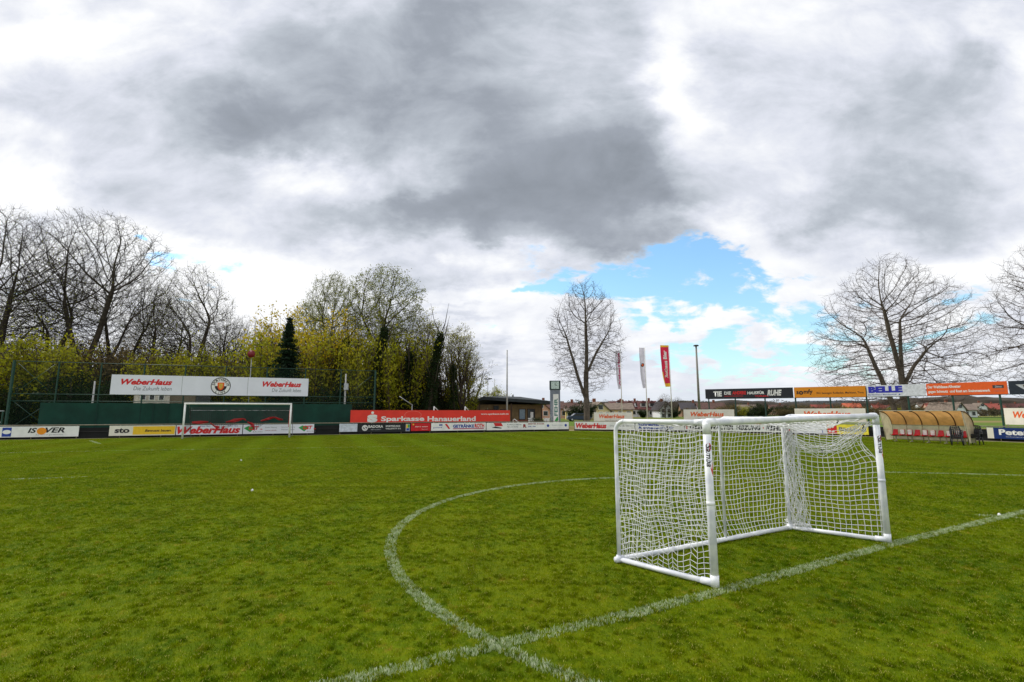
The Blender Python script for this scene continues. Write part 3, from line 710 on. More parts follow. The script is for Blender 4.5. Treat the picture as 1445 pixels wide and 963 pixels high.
patch(o, 0.01, w * .095, .01, h - .01, CREAM); letters(o, 'Peterstaler', w * .17, w * 1.0, .24, .60, BOARDW, bold=.035); letters(o, 'Schwarzwaldsprudel', w * .26, w * .8, .08, .17, LGREY)

# upper cream boards
G2 = 'cream boards raised behind the barrier'
def upper(px0, px1, Y0, Y1, z0, z1, label, txt=True, crop=1.):
    p0 = at(px0, 590, Y0); p1 = at(px1, 590, Y1); p0.z = p1.z = 0
    o, w, h = board_at(p0, p1, z0, z1, CREAM, label, 'advertising board', 'raised_board', G2, .04)
    for x in (.1, w - .1):
        mb = MB(); mb.box((x, .05, -z0 / 2 + .2), (.06, .05, z0 + .4)); mb.build('leg', RUST, o)
    if txt:
        letters(o, 'WeberHaus', w * .14, w * .80 * crop, h * .40, h * .80, DORANGE, y=-.024, bold=.035, shear=.25); letters(o, 'Die Zukunft leben', w * .30, w * .78, h * .12, h * .24, GREY, y=-.024)
    return o
upper(838, 893, 51.2, 50.2, .80, 1.78, 'cream board with orange-red WeberHaus lettering right of the bare tree trunk')
upper(965, 1037, 48.9, 47.2, .95, 2.06, 'cream board with red WeberHaus lettering right behind the small goal post')
upper(1122, 1223, 44.2, 40.6, 1.0, 2.12, 'wide cream board seen just over the crossbar of the small goal')
upper(1418, 1520, 33.6, 29.6, 1.02, 2.10, 'cream board above the dark blue board at the right edge')

# ------------------------------------------------------------------ high advertising row on green posts (right)
def hb(px): 
    a, b, c = at(990, 560, 49.2), at(1222, 560, 42.2), at(1480, 560, 34.)
    for p in (a, b, c): p.z = 0
    p, t_ = hit(px, a, b, 550)
    return p if t_ <= 1 else hit(px, b, c, 550)[0]
fr_ = thing('ball_fence', 'tall row of green posts carrying the high advertising boards on the right', 'fence', hb(998))
o0 = hb(998)
for px in (1000, 1037.5, 1079.5, 1122.5, 1171.5, 1223, 1282, 1345, 1412, 1478):
    p = hb(px) - o0 + Vector((0, .12, 0)); mb = MB(); mb.box((p.x, p.y, 1.95), (.09, .09, 3.9)); mb.build('fence_post', GRNP, fr_)
mb = MB(); mb.tube([hb(x) - o0 + Vector((0, .12, 1.45)) for x in (998, 1222, 1478)], .02, 5); mb.tube([hb(x) - o0 + Vector((0, .1, 3.08)) for x in (998, 1222, 1478)], .022, 5); mb.build('rail', GRNP, fr_)
G3 = 'advertising boards high on the green posts'
def high(px0, px1, m, label):
    p0, p1 = hb(px0), hb(px1); return board_at(p0, p1, 3.1, 4.02, m, label, 'advertising board', 'high_board', G3, .03)
o, w, h = high(995, 1119.5, C('board_charcoal', 36, 38, 46, .45), 'black high board with white and red door advert lettering')
Y_ = -.019
letters(o, 'TIE', w * .10, w * .20, .2, .7, BOARDW, y=Y_, bold=.05); letters(o, 'DIE', w * .23, w * .31, .36, .66, BOARDW, y=Y_, bold=.04); letters(o, 'ANDERE', w * .325, w * .485, .36, .68, RED, y=Y_, bold=.05)
letters(o, 'HAUSTÜR', w * .50, w * .69, .36, .68, BOARDW, y=Y_, bold=.04); letters(o, 'TÜREN', w * .58, w * .73, .12, .28, RED, y=Y_, bold=.04); letters(o, 'RUHE', w * .72, w * .88, .2, .74, BOARDW, y=Y_, bold=.05, shear=.3); patch(o, w * .23, w * .45, .2, .24, RED, y=-.017)
o, w, h = high(1120.5, 1222, ORANGE, 'yellow-orange high board reading somfy')
letters(o, 's', w * .03, w * .065, .3, .58, BLK, y=Y_, bold=.03); disc(o, w * .10, .42, .17, BLK, y=-.018, r2=.06); letters(o, 'mfy', w * .14, w * .27, .22, .72, BLK, y=Y_, bold=.03)
letters(o, 'Wir bewegen Rollladen, Markisen, Tore', w * .32, w * .97, .24, .46, BLK, y=Y_, bold=.015)
o, w, h = high(1223, 1306.5, C('board_pale', 214, 218, 224, .45), 'white high board reading BELLE in blue letters')
letters(o, 'BELLE', w * .03, w * .63, .30, .84, C('print_violet_blue', 40, 44, 170, .5), y=Y_, bold=.07); letters(o, 'Bedachung Blechnerei', w * .02, w * .52, .08, .2, BLU, y=Y_, bold=.02); disc(o, w * .57, .14, .05, BLU, y=-.018)
o, w, h = high(1307.5, 1423, DORANGE, 'deep orange high board with two lines of white slogan')
letters(o, 'Der Weltklasse-Allwetter', w * .02, w * .45, .54, .76, BOARDW, y=Y_, bold=.03); letters(o, 'gegen Schmutz  und Rost am Steinmetzwerk', w * .02, w * .80, .14, .40, BOARDW, y=Y_, bold=.03)
patch(o, w * .83, w * .96, .44, .66, C('badge_dark', 70, 60, 56), y=-.017); letters(o, 'Dimex', w * .86, w * .94, .48, .62, LGREY, y=-.021, bold=.02); letters(o, 'info@web.de', w * .84, w * .96, .2, .27, GREY, y=Y_)
o, w, h = high(1424, 1500, C('board_slate', 34, 44, 56, .45), 'dark slate high board with a shield emblem at the right edge')
patch(o, 0, 0, 0, 0, LGREY, y=-.017, poly=[(.35, .66), (1.6, .66), (1.35, .42), (.98, .14), (.6, .42)], name='emblem'); patch(o, 0, 0, 0, 0, C('badge_bronze', 96, 82, 60), y=-.020, poly=[(.72, .62), (1.25, .62), (1.2, .38), (.98, .2), (.76, .38)], name='emblem')

# ------------------------------------------------------------------ left: tall green ball fence, screen, banners
LO = 1.5
def l2(px, off=LO): return onL(px, off)
p0 = l2(8); bf = thing('ball_fence', 'tall green steel ball-catch fence behind the far goal', 'fence', p0)
pxs = [8, 73, 134, 196, 255, 313, 372, 427, 478, 527]
FZ = lambda px: 5.5
for i, px in enumerate(pxs):
    q = l2(px) - p0; mb = MB(); th = .13 if px in (8, 527) else .07
    mb.box((q.x, q.y, FZ(px) / 2), (th, th, FZ(px))); mb.build('fence_post', GRNP, bf)
for z in (5.45, 3.12, 2.62):
    mb = MB(); mb.tube([l2(8) - p0 + Z * z, l2(527) - p0 + Z * z], .03, 6); mb.build('rail', GRNP, bf)
for (a, b, za, zb) in ((14, 68, 3.15, 5.3), (14, 68, 5.3, 3.15), (14, 68, .7, 2.6), (14, 68, 2.6, .7), (489, 522, 3.3, 5.0)):
    mb = MB(); mb.tube([l2(a) - p0 + Z * za, l2(b) - p0 + Z * zb], .018, 5); mb.build('brace', GRNP, bf)
mesh_m = bpy.data.materials.new('wire_mesh'); mesh_m.use_nodes = True; t = NT(mesh_m.node_tree); b_ = t.n['Principled BSDF']; b_.inputs['Base Color'].default_value = srgb(36, 78, 64) + (1,)
tp = t.new('ShaderNodeBsdfTransparent'); mx = t.new('ShaderNodeMixShader')
wz = t.new('ShaderNodeTexChecker'); wz.inputs['Scale'].default_value = 14.; t.l.new(t.new('ShaderNodeTexCoord').outputs['Object'], wz.inputs[0])
t.l.new(t.m('ADD', .03, t.m('MULTIPLY', wz.outputs['Fac'], .07)), mx.inputs[0]); t.l.new(tp.outputs[0], mx.inputs[1]); t.l.new(b_.outputs[0], mx.inputs[2]); t.l.new(mx.outputs[0], t.n['Material Output'].inputs[0])
mb = MB(); a, b = l2(8, LO + .05) - p0, l2(527, LO + .05) - p0; mb.quad(a + Z * .05, b + Z * .05, b + Z * 5.4, a + Z * 5.4); mb.build('wire_mesh', mesh_m, bf)
p0 = l2(53, 1.35); ws = thing('windscreen', 'dark green fabric screen stretched along the barrier behind the far goal', 'windscreen', p0)
mb = MB(); N_ = 90; q0, q1 = l2(53, 1.35) - p0, l2(495.5, 1.35) - p0; nrm = Vector((.36, -.93, 0))
vs = []
for i in range(N_ + 1):
    q = q0.lerp(q1, i / N_); w_ = nrm * (.04 * math.sin(i * 1.3) + .03 * math.sin(i * .37))
    vs += [q + w_ + Z * .55, q + w_ * 1.6 + Z * 1.5, q + w_ * .3 + Z * (2.52 - .03 * math.sin(i * .9) ** 2)]
mb.add(vs, [f for i in range(N_) for f in ((3 * i, 3 * i + 3, 3 * i + 4, 3 * i + 1), (3 * i + 1, 3 * i + 4, 3 * i + 5, 3 * i + 2))], 0, True)
mb.build('fabric', SCREEN, ws)
for px in (134, 196, 214, 235, 255, 313, 372, 427): mb = MB(); q = l2(px, 1.30) - p0; mb.box((q.x, q.y, 1.5), (.05, .012, 1.95), R(21)); mb.build('seam', C('screen_seam', 10, 50, 42, .8), ws)
# the big white banner
p0, p1 = l2(150, 1.30), l2(432.5, 1.30)
o, w, h = board_at(p0, p1, 3.14, 4.62, BANW, 'long white banner with red WeberHaus lettering and a round club crest, above the far goal', 'banner', 'long_banner', None, .05)
Y_ = -.030
def weber(x0, x1, zc):
    letters(o, 'WeberHaus', x0, x1, h * .50, h * .80, RED, y=Y_, bold=.045, shear=.3); letters(o, 'Die Zukunft leben', x0 + (x1 - x0) * .25, x1, h * .22, h * .42, GREY, y=Y_, shear=.15)
weber(w * .045, w * .285, 0); weber(w * .745, w * .96, 0)
for q in (.333, .667): patch(o, w * q - .02, w * q + .02, 0.02, h - .02, LGREY, y=-.0265, name='seam')
cx_ = w * .527; cz = h * .5
disc(o, cx_, cz, .70, BLK, y=-.027, name='crest'); disc(o, cx_, cz, .64, BOARDW, y=-.030, name='crest')
disc(o, cx_, cz, .42, BLK, y=-.032, name='crest')
patch(o, 0, 0, 0, 0, BOARDW, y=-.034, poly=[(cx_ - .40, cz - .0), (cx_ + .40, cz - .0)] + [(cx_ + .405 * math.cos(R(a)), cz + .405 * math.sin(R(a))) for a in range(0, 181, 15)][1:-1], name='crest')
patch(o, 0, 0, 0, 0, DORANGE, y=-.036, poly=[(cx_ - .24, cz + .28), (cx_ + .24, cz + .28), (cx_ + .22, cz - .1), (cx_ + .12, cz - .28), (cx_, cz - .33), (cx_ - .12, cz - .28), (cx_ - .22, cz - .1)], name='shield')
patch(o, 0, 0, 0, 0, GOLD, y=-.038, poly=[(cx_ - .13, cz + .2), (cx_ + .13, cz + .2), (cx_ + .12, cz - .1), (cx_, cz - .24), (cx_ - .12, cz - .1)], name='shield')
def ringtext(s, r, a0, a1, hh, flip=False):
    for i, ch in enumerate(s):
        if ch == ' ': continue
        a = R(a0 + (a1 - a0) * i / (len(s) - 1)); me = text_mesh(ch, .04); ys = [v.co.y for v in me.vertices]; xs = [v.co.x for v in me.vertices]; mx_ = (min(xs) + max(xs)) / 2
        for v in me.vertices:
            x_, z_ = (v.co.x - mx_) * hh * 1.25, (v.co.y - .35) * hh * 1.35
            th = a - math.pi / 2 if not flip else a + math.pi / 2
            v.co = Vector((cx_ + r * math.cos(a) + x_ * math.cos(th) - z_ * math.sin(th), -.034, cz + r * math.sin(a) + x_ * math.sin(th) + z_ * math.cos(th)))
        me.materials.clear(); me.materials.append(BLK); q = bpy.data.objects.new('lettering', me); col.objects.link(q); q.parent = o
ringtext('SPORTVEREIN', .53, 168, 12, .17); ringtext('LINX', .53, -122, -58, .17, True)
# red banner
p0, p1 = onL(494, .25), onL(720, .25)
o, w, h = board_at(p0, p1, .90, 1.98, BRED, 'long red banner reading Sparkasse Hanauerland above the boards', 'banner', 'red_banner', None, .03)
Y_ = -.019
letters(o, 'Sparkasse', w * .175, w * .435, h * .02, h * .52, BOARDW, y=Y_, bold=.03); letters(o, 'Hanauerland', w * .455, w * .765, h * .10, h * .50, BOARDW, y=Y_, bold=.03)
letters(o, 'S', w * .095, w * .155, h * .05, h * .66, BOARDW, y=Y_, bold=.09); disc(o, w * .125, h * .80, .115, BOARDW, y=-.018); letters(o, 'www.sparkasse-kehl.de', w * .80, w * .99, h * .58, h * .76, BOARDW, y=Y_, bold=.015)
disc(o, w * .365, h * .62, .36, C('pale_red', 240, 110, 100, .5), y=-.018, r2=.33, sx=2.1)
for q in (.02, .5, .98):
    mb = MB(); mb.box((w * q, .05, h / 2 - .45), (.05, .05, h + .9)); mb.build('support_post', STEEL, o)
mb = MB(); mb.tube([(0, .05, h - .02), (w, .05, h - .02)], .02, 5); mb.build('support_rail', STEEL, o)

# ------------------------------------------------------------------ dugout with bucket seats
def glassy(name, c, alpha, rough=.35):
    m = bpy.data.materials.new(name); m.use_nodes = True; t = NT(m.node_tree); b = t.n['Principled BSDF']
    g_ = t.new('ShaderNodeNewGeometry').outputs['Position']; cc = t.mix(t.ss(t.noise(g_, 2.5, 5, .6), .35, .65), tuple(x * .75 for x in c), c)
    t.l.new(cc, b.inputs['Base Color']); b.inputs['Roughness'].default_value = rough
    tr_ = t.new('ShaderNodeBsdfTranslucent'); t.l.new(cc, tr_.inputs[0]); m1 = t.new('ShaderNodeMixShader'); m1.inputs[0].default_value = .5
    tp_ = t.new('ShaderNodeBsdfTransparent'); t.l.new(cc, tp_.inputs[0]); m2 = t.new('ShaderNodeMixShader'); m2.inputs[0].default_value = 1 - alpha
    t.l.new(b.outputs[0], m1.inputs[1]); t.l.new(tr_.outputs[0], m1.inputs[2]); t.l.new(m1.outputs[0], m2.inputs[1]); t.l.new(tp_.outputs[0], m2.inputs[2])
    t.l.new(m2.outputs[0], t.n['Material Output'].inputs[0]); return m
D0 = gnd(1252, 622.5); D0 = at(1252, 600, 32.6); D0.z = 0
D1 = at(1368, 600, 28.9); D1.z = 0
dg = thing('dugout', 'team shelter with arched tinted plastic roof and red bucket seats', 'dugout', D0, math.atan2(D1.y - D0.y, D1.x - D0.x))
DW = (D1 - D0).length
TINT = glassy('tinted_sheet', srgb(234, 180, 110), .82); TINT2 = glassy('tinted_low', srgb(232, 226, 198), .80)
def prof(a): # a 0 at back wall top, 1 at the front edge;  y negative = towards the pitch
    th = R(90) * a; return (.95 - 1.25 * math.sin(th) * 1. , 1.02 + .86 * math.sin(th) if False else 1.0)
def arch(k, n=12):
    # back wall (y=+.55) rises, then curves forward to the front edge (y=-.55)
    th = math.pi / 2 * k / n; return (.55 - 1.35 * (1 - math.cos(th)), 1.06 + .86 * math.sin(th))
AR = [arch(k) for k in range(13)]
mb = MB(); vs = []
for (y, z) in AR: vs += [(0, y, z), (DW, y, z)]
mb.add(vs, [(2 * i, 2 * i + 1, 2 * i + 3, 2 * i + 2) for i in range(12)], 0, True); mb.build('roof', TINT, dg)
mb = MB(); mb.quad((0, .55, .12), (DW, .55, .12), (DW, .55, 1.03), (0, .55, 1.03)); mb.build('back_panel', TINT2, dg)
for x in (.012, DW - .012):
    mb = MB(); pl = [(x, .54, .1)] + [(x, y, z) for y, z in AR] + [(x, -.62, 1.2), (x, -.3, .1)]
    mb.add(pl, [tuple(range(len(pl)))]); mb.build('side_panel', TINT2, dg)
RIBM = C('rib_brown', 92, 58, 36, .5); FRM = C('shelter_frame', 168, 164, 140, .5)
for i in range(6):
    x = DW * i / 5; mb = MB(); mb.tube([(x, y - .03, z - .03) for y, z in AR], .030, 6); mb.build('rib', RIBM, dg)
    mb = MB(); mb.tube([(x, .53, 0), (x, .53, 1.06)], .022, 6); mb.build('upright', FRM, dg)
for x in (0, DW): mb = MB(); mb.tube([(x, -.76, 1.9), (x, -.45, .9), (x, -.3, 0)], .026, 8); mb.build('upright', FRM, dg)
mb = MB(); mb.tube([(0, .51, 1.04), (DW, .51, 1.04)], .028, 6); mb.tube([(0, -.8, 1.92), (DW, -.8, 1.92)], .024, 6); mb.tube([(0, .5, .14), (DW, .5, .14)], .024, 6); mb.build('frame_bar', FRM, dg)
mb = MB(); mb.box((DW / 2, .16, .36), (DW - .2, .08, .06), bev=.01); 
for i in range(5): x = .35 + i * (DW - .7) / 4; mb.box((x, .16, .17), (.05, .06, .34)); mb.box((x, .10, .03), (.05, .36, .04))
mb.build('bench_frame', FRM, dg)
SEATR = C('seat_red', 196, 22, 44, .4, var=.06)
def seat(x, cover):
    mb = MB(); w_ = .155
    prof_ = [(-.14, .40), (-.12, .385), (.10, .38), (.18, .40), (.24, .50), (.29, .72), (.30, .76)]
    vs = []
    for (y, z) in prof_:
        wv = w_ * (1.05 if z < .45 else 1.0 if z < .7 else .80)
        for q in (-1, -.6, 0, .6, 1): vs.append((x + q * wv, y - .035 * (abs(q) ** 2) * (z > .42), z + .045 * abs(q) ** 2 * (z < .45)))
    m_ = len(vs); vs += [(a, b + .014, c - .012) for a, b, c in vs]
    fs = [(5 * i + j, 5 * i + j + 1, 5 * i + j + 6, 5 * i + j + 5) for i in range(6) for j in range(4)]
    fs += [tuple(m_ + q for q in reversed(f)) for f in fs]
    mb.add(vs, fs, 0, True); o = mb.build('seat', SEATR, dg)
    if cover:
        mb = MB(); mb.box((x + .01, .18, .60), (.21, .10, .30), bev=.02); q = mb.build('cover', WHITEP, o)
for i in range(10): seat(.32 + i * .40 * (DW - .6) / 3.6, i in (1, 2, 4, 5, 7, 8))

# ------------------------------------------------------------------ black garden chairs
BPL = C('black_plastic', 26, 28, 32, .42, var=.1)
def make_chair():
    o = thing('garden_chair', 'x', 'chair', group='black plastic chairs stacked by the dugout')
    mb = MB(); mb.box((0, 0, .42), (.46, .44, .03), bev=.012); mb.box((0, -.215, .40), (.44, .02, .05), bev=.008); mb.build('seat', BPL, o)
    mb = MB()
    for i in range(5):
        x = -.17 + i * .085; mb.tube([(x, .21, .44), (x * 1.05, .26, .65), (x * 1.0, .31, .86 - .0 * abs(i - 2))], .022, 5)
    mb.tube([(-.22, .21, .43), (-.23, .27, .70), (-.18, .31, .88), (0, .325, .92), (.18, .31, .88), (.23, .27, .70), (.22, .21, .43)], .024, 6); mb.build('backrest', BPL, o)
    for sx_ in (-1, 1):
        for sy_ in (-1, 1):
            mb = MB(); mb.tube([(sx_ * .21, sy_ * .20, .42), (sx_ * .25, sy_ * .25, 0)], [.032, .022], 6); mb.build('leg', BPL, o)
        mb = MB(); mb.tube([(sx_ * .235, -.22, .38), (sx_ * .26, -.21, .60), (sx_ * .27, -.10, .65), (sx_ * .26, .12, .65), (sx_ * .235, .27, .66)], [.024, .026, .03, .028, .022], 6); mb.build('armrest', BPL, o)
    return o
def dup(src, loc, rz, label=None, scale=None):
    r_ = src.copy(); col.objects.link(r_); r_.location = loc; r_.rotation_euler = (0, 0, rz)
    if label: r_['label'] = label
    if scale: r_.scale = scale if isinstance(scale, tuple) else (scale,) * 3
    for ch in list(src.children):
        c_ = ch.copy(); col.objects.link(c_); c_.parent = r_
        for g2 in ch.children: d_ = g2.copy(); col.objects.link(d_); d_.parent = c_
    return r_
ch0 = make_chair()
pa = at(1350.5, 620, 28.3); pb = at(1377, 622, 28.9); pa.z = pb.z = 0
first = True
for p, rz, nm in ((pa, R(-38), 'in front of the dugout'), (pb, R(-62), 'just right of the dugout')):
    for k, w_ in enumerate(('lowest', 'middle', 'topmost')):
        lb = f'{w_} black plastic chair of the stack {nm}'
        loc = (p.x + .01 * k, p.y + .02 * k, .085 * k)
        if first: ch0.location = loc; ch0.rotation_euler = (0, 0, rz); ch0['label'] = lb; first = False
        else: dup(ch0, loc, rz + .03 * k, lb)

# ------------------------------------------------------------------ clubhouse
YC = 62.
cA, cB = at(672, 590, 60.5), at(764, 590, 61.5); cA.z = cB.z = 0
chs = thing('clubhouse', 'low beige clubhouse with dark overhanging roof and dark windows', 'building', cA, math.atan2(cB.y - cA.y, cB.x - cA.x))
CW = (cB - cA).length; BEI = C('beige_render', 126, 106, 74, .85, scale=2, bump=.1); ROOFD = C('dark_roof', 44, 50, 52, .7, scale=3, var=.2); WOOD = C('dark_wood', 66, 46, 32, .7)
mb = MB(); mb.box((CW / 2, 3.2, 1.35), (CW - .0, 6, 2.7)); mb.build('wall', BEI, chs)
mb = MB(); x0, x1, ya, yb = -.9, CW + 1.0, -1.2, 7.4
# fascia with a raised left bay, shallow hipped roof above
mb.add([(x0 - .3, ya, 2.62), (x0 + 1.6, ya, 3.25), (x1, ya, 2.72), (x1, ya, 3.10 - .0), (x0 + 1.6, ya, 3.60), (x0 - .3, ya, 2.86)], [(0, 1, 4, 5), (1, 2, 3, 4)])
mb.add([(x0 - .3, ya, 2.86), (x0 + 1.6, ya, 3.60), (x1, ya, 3.10), (x1, yb, 3.1), (x0 - .3, yb, 2.9), (CW * .35, 2.6, 3.78), (CW * .72, 2.6, 3.72)],
       [(0, 1, 5, 4), (1, 2, 6, 5), (2, 3, 6), (3, 4, 5, 6)])
mb.add([(x0 - .3, ya, 2.62), (x0 + 1.6, ya, 3.25), (x1, ya, 2.72), (x1, yb, 2.7), (x0 - .3, yb, 2.6)], [(4, 3, 2, 1, 0)])
mb.add([(x1, ya, 2.72), (x1, yb, 2.7), (x1, yb, 3.1), (x1, ya, 3.10)], [(0, 1, 2, 3)])
mb.build('roof', ROOFD, chs)
GL = C('dark_glass', 34, 38, 42, .15, spec=.8); GLL = C('reflecting_glass', 120, 140, 156, .12, spec=.8)
for (a, b, z0_, z1_, m_, nm) in ((.14, .26, .1, 2.05, WOOD, 'door'), (.37, .45, .1, 2.1, GL, 'door'), (.66, .75, .9, 2.15, GLL, 'window'), (.79, .90, .1, 2.15, WOOD, 'door')):
    mb = MB(); mb.box((CW * (a + b) / 2, .19, (z0_ + z1_) / 2), (CW * (b - a) + .12, .06, z1_ - z0_ + .1)); f_ = mb.build(nm, WOOD, chs)
    mb = MB(); mb.box((CW * (a + b) / 2, .15, (z0_ + z1_) / 2), (CW * (b - a) - .06, .03, z1_ - z0_ - .08)); mb.build('pane', m_ if m_ != WOOD else GL, f_)
mb = MB(); mb.box((CW * .855, .125, 1.3), (.35, .012, 1.0)); mb.build('notice', BOARDW, chs)
mb = MB(); mb.box((CW * .30, .1, 2.3), (.6, .5, .5)); mb.build('wall_lamp', ROOFD, chs)
for x in (.3, CW * .52, CW - .15): mb = MB(); mb.box((x, -1.0, 1.4), (.14, .14, 2.8)); mb.build('porch_post', WOOD, chs)
mb = MB(); mb.tube([(CW * .35, 2.6, 3.7), (CW * .35, 2.6, 4.05)], .12, 8); mb.tube([(CW * .6, 2.6, 3.6), (CW * .6, 2.6, 4.0)], .12, 8); mb.build('roof_vent', STEEL, chs)
# red railing, white boxes, hand rail
q0 = at(728, 596, 56); q0.z = 0
rl = thing('terrace_railing', 'dark red wooden terrace railing in front of the clubhouse windows', 'railing', q0)
mb = MB()
for z in (.35, .6, .85): mb.box((1.4, 0, z), (3.6, .05, .14))
mb.build('rail', C('red_brown_wood', 112, 44, 34, .7), rl)
for i in range(4): mb = MB(); mb.box((-.3 + i * 1.15, .05, .47), (.09, .09, .95)); mb.build('fence_post', WOOD, rl)
for px, lb in ((749.5, 'white box standing left of the small hedge by the clubhouse'), (771.5, 'white box standing beside the foot of the clock tower')):
    q = at(px, 596, 55.2); q.z = 0; bx_ = thing('drinks_box', lb, 'box', q, group='white boxes by the clubhouse')
    mb = MB(); mb.box((0, 0, .6), (.62, .5, 1.0), bev=.03); mb.box((0, 0, 1.12), (.68, .56, .05), bev=.01); mb.build('body', WPAINT, bx_)
    mb = MB(); mb.box((0, 0, .05), (.5, .4, .1)); mb.build('base', DARK_, bx_)
hr = thing('hand_rail', 'pale bent metal hand rail right of the red banner', 'hand rail', q0 + Vector((-.3, -1.2, 0)))
mb = MB(); mb.tube([(0, 0, 0), (0, 0, .95), (.12, 0, 1.05), (.85, 0, .5), (.95, 0, 0)], .045, 8); mb.tube([(.45, 0, 0), (.45, 0, .78)], .035, 6); mb.build('rail', WPAINT, hr)
# ------------------------------------------------------------------ clock tower sign
q = at(783, 590, 55.0); q.z = 0
ct = thing('clock_tower', 'slim grey and white advertising column with a square clock on top', 'sign', q, R(-2))
TW = 1.10; mb = MB(); mb.box((TW / 2 - .5, 0, 2.45), (TW, .4, 3.9), bev=.02); mb.box((TW / 2 - .5, 0, .25), (.7, .3, .5)); mb.build('body', C('tower_grey', 120, 128, 140, .5), ct)
cxm = TW / 2 - .5
patch(ct, cxm - .22, cxm + .36, .62, 3.75, BOARDW, y=-.204, name='white_field')
letters(ct, 'FEHR', cxm - .12, cxm + .26, 1.4, 3.3, C('print_teal', 60, 120, 110), y=-.209, bold=.03, vert=True); letters(ct, 'Metallbau', cxm - .46, cxm - .28, 1.0, 3.0, LGREY, y=-.204, vert=True)
patch(ct, 0, 0, 0, 0, GRN, y=-.208, poly=[(cxm - .10, .85), (cxm + .10, .72), (cxm + .32, .95), (cxm + .26, 1.35), (cxm + .05, 1.1)], name='emblem')
mb = MB(); mb.box((cxm, -.02, 4.72), (TW + .10, .5, 1.0), bev=.02); ck = mb.build('clock', C('clock_frame', 46, 62, 60), ct)
mb = MB(); mb.box((cxm, -.275, 4.72), (.86, .02, .80)); mb.build('dial', C('dial', 196, 214, 208), ck)
mb = MB(); mb.box((cxm, -.29, 4.85), (.05, .01, .3)); mb.box((cxm + .1, -.29, 4.72), (.24, .01, .05))
for i in range(12): a = R(30 * i); mb.box((cxm + .34 * math.cos(a), -.29, 4.72 + .33 * math.sin(a)), (.04, .01, .04))
mb.build('clock_hand', BLK, ck)

# ------------------------------------------------------------------ flags
def flagpole(px, top, Y, fpx0, fy0, fy1, m, label, txt=None, edge=None, poleside=1):
    q = at(px, 592, Y); q.z = 0; ztop = gz(top, Y) ; fw = abs(px - fpx0) / FPX * Y; z1_, z0_ = gz(fy0, Y), gz(fy1, Y)
    o = thing('flagpole', label, 'flag', q, group='flagpoles beyond the barrier')
    mb = MB(); mb.tube([(0, 0, 0), (0, 0, ztop)], [.075, .045], 8); mb.build('pole', WPAINT, o)
    mb = MB(); n1, n2 = 8, 24; vs = []
    def F_(a, b): # a 0 pole .. 1 free edge
        wv = fw * (1 - .45 * b ** 2.2); return (-.06 - a * wv, .10 * math.sin(a * 5 + b * 4) * a + .05 * math.sin(b * 11), z1_ - (z1_ - z0_) * b - .12 * a * math.sin(b * 3))
    for j in range(n2 + 1):
        for i in range(n1 + 1): vs.append(F_(i / n1, j / n2))
    mis = []
    for j in range(n2):
        for i in range(n1):
            k = j * (n1 + 1) + i; e = 1 if edge and (j < 1 or j > n2 - 3 or (i == n1 - 1 and j > 14)) else 0
            mb.add([vs[k], vs[k + 1], vs[k + n1 + 2], vs[k + n1 + 1]], [(0, 1, 2, 3)], e, True)
    f_ = mb.build('flag_cloth', [m, edge or m], o)
    if txt:
        s_, c_, b0, b1, a0, a1 = txt; me = text_mesh(s_, .04, .1)
        xs = [v.co.x for v in me.vertices]; ys = [v.co.y for v in me.vertices]
        for v in me.vertices:
            tx = (v.co.x - min(xs)) / (max(xs) - min(xs)); ty = (v.co.y - min(ys)) / (max(ys) - min(ys))
            p = Vector(F_(a0 + (a1 - a0) * ty, b1 + (b0 - b1) * tx)); p.y -= .012; v.co = p
        me.materials.clear(); me.materials.append(c_); w_ = bpy.data.objects.new('lettering', me); col.objects.link(w_); w_.parent = f_
    return o, F_, f_
FLW = mat('flag_white', srgb(226, 222, 238), .8, trans=.35, var=.08, scale=2); FLR = mat('flag_red', srgb(222, 50, 84), .8, trans=.35, var=.12, scale=2); FLY = mat('flag_yellow', srgb(240, 190, 60), .8, trans=.3)
flagpole(878, 495, 66, 871.5, 495.5, 549, FLW, 'white flag with red lettering nearest the tall bare tree', ('WeberHaus', C('flag_print', 196, 50, 110), .05, .95, .0, .55))
o_, F_, f_ = flagpole(913.5, 490, 66, 906, 491, 548, FLW, 'pale lilac-white flag with a small round crest, middle of the three')
mb = MB()
for rr, mi_ in ((.19, 0), (.12, 1)):
    vs = []
    for i in range(16):
        a = 2 * math.pi * i / 16; p = Vector(F_(.5 + rr / .55 * math.cos(a), .42 + rr / 5.2 * math.sin(a) * 1.3)); p.y -= .015 + .01 * mi_; vs.append(p)
    mb.add(vs, [tuple(range(16))], mi_)
mb.build('crest', [BLK, DORANGE], f_)
flagpole(948.5, 487, 66, 936.5, 487.5, 546, FLR, 'bright red flag with yellow edges and white script', ('Rothaus Bier', BOARDW, .12, .78, .25, .72), FLY)
# ------------------------------------------------------------------ masts, poles
def mast(name, label, cat, px, top, Y, r=.1, m=STEEL, group=None, py=590):
    q = at(px, py, Y); q.z = 0; o = thing(name, label, cat, q, group=group); zt = gz(top, Y)
    mb = MB(); mb.tube([(0, 0, 0), (0, 0, zt)], [r, r * .6], 10); mb.build('pole', m, o); return o, zt
o, zt = mast('light_mast', 'tall grey light mast with flat round lamp right of the flags', 'light mast', 987.5, 488, 82, .22, C('mast_grey', 128, 124, 116, .6))
mb = MB(); mb.tube([(0, 0, zt - .1), (0, 0, zt)], [.40, .46], 12); mb.tube([(0, 0, zt), (0, 0, zt + .12)], [.46, .3], 12); mb.build('lamp_head', C('lamp_dark', 70, 70, 72), o)
mast('pole', 'tall slim white pole in front of the clubhouse', 'pole', 715.5, 494, 54, .11, C('pole_pale', 170, 170, 168))
o, zt = mast('light_mast', 'thin mast with a twin dark lamp left of the clubhouse roof', 'light mast', 688, 535, 95, .10)
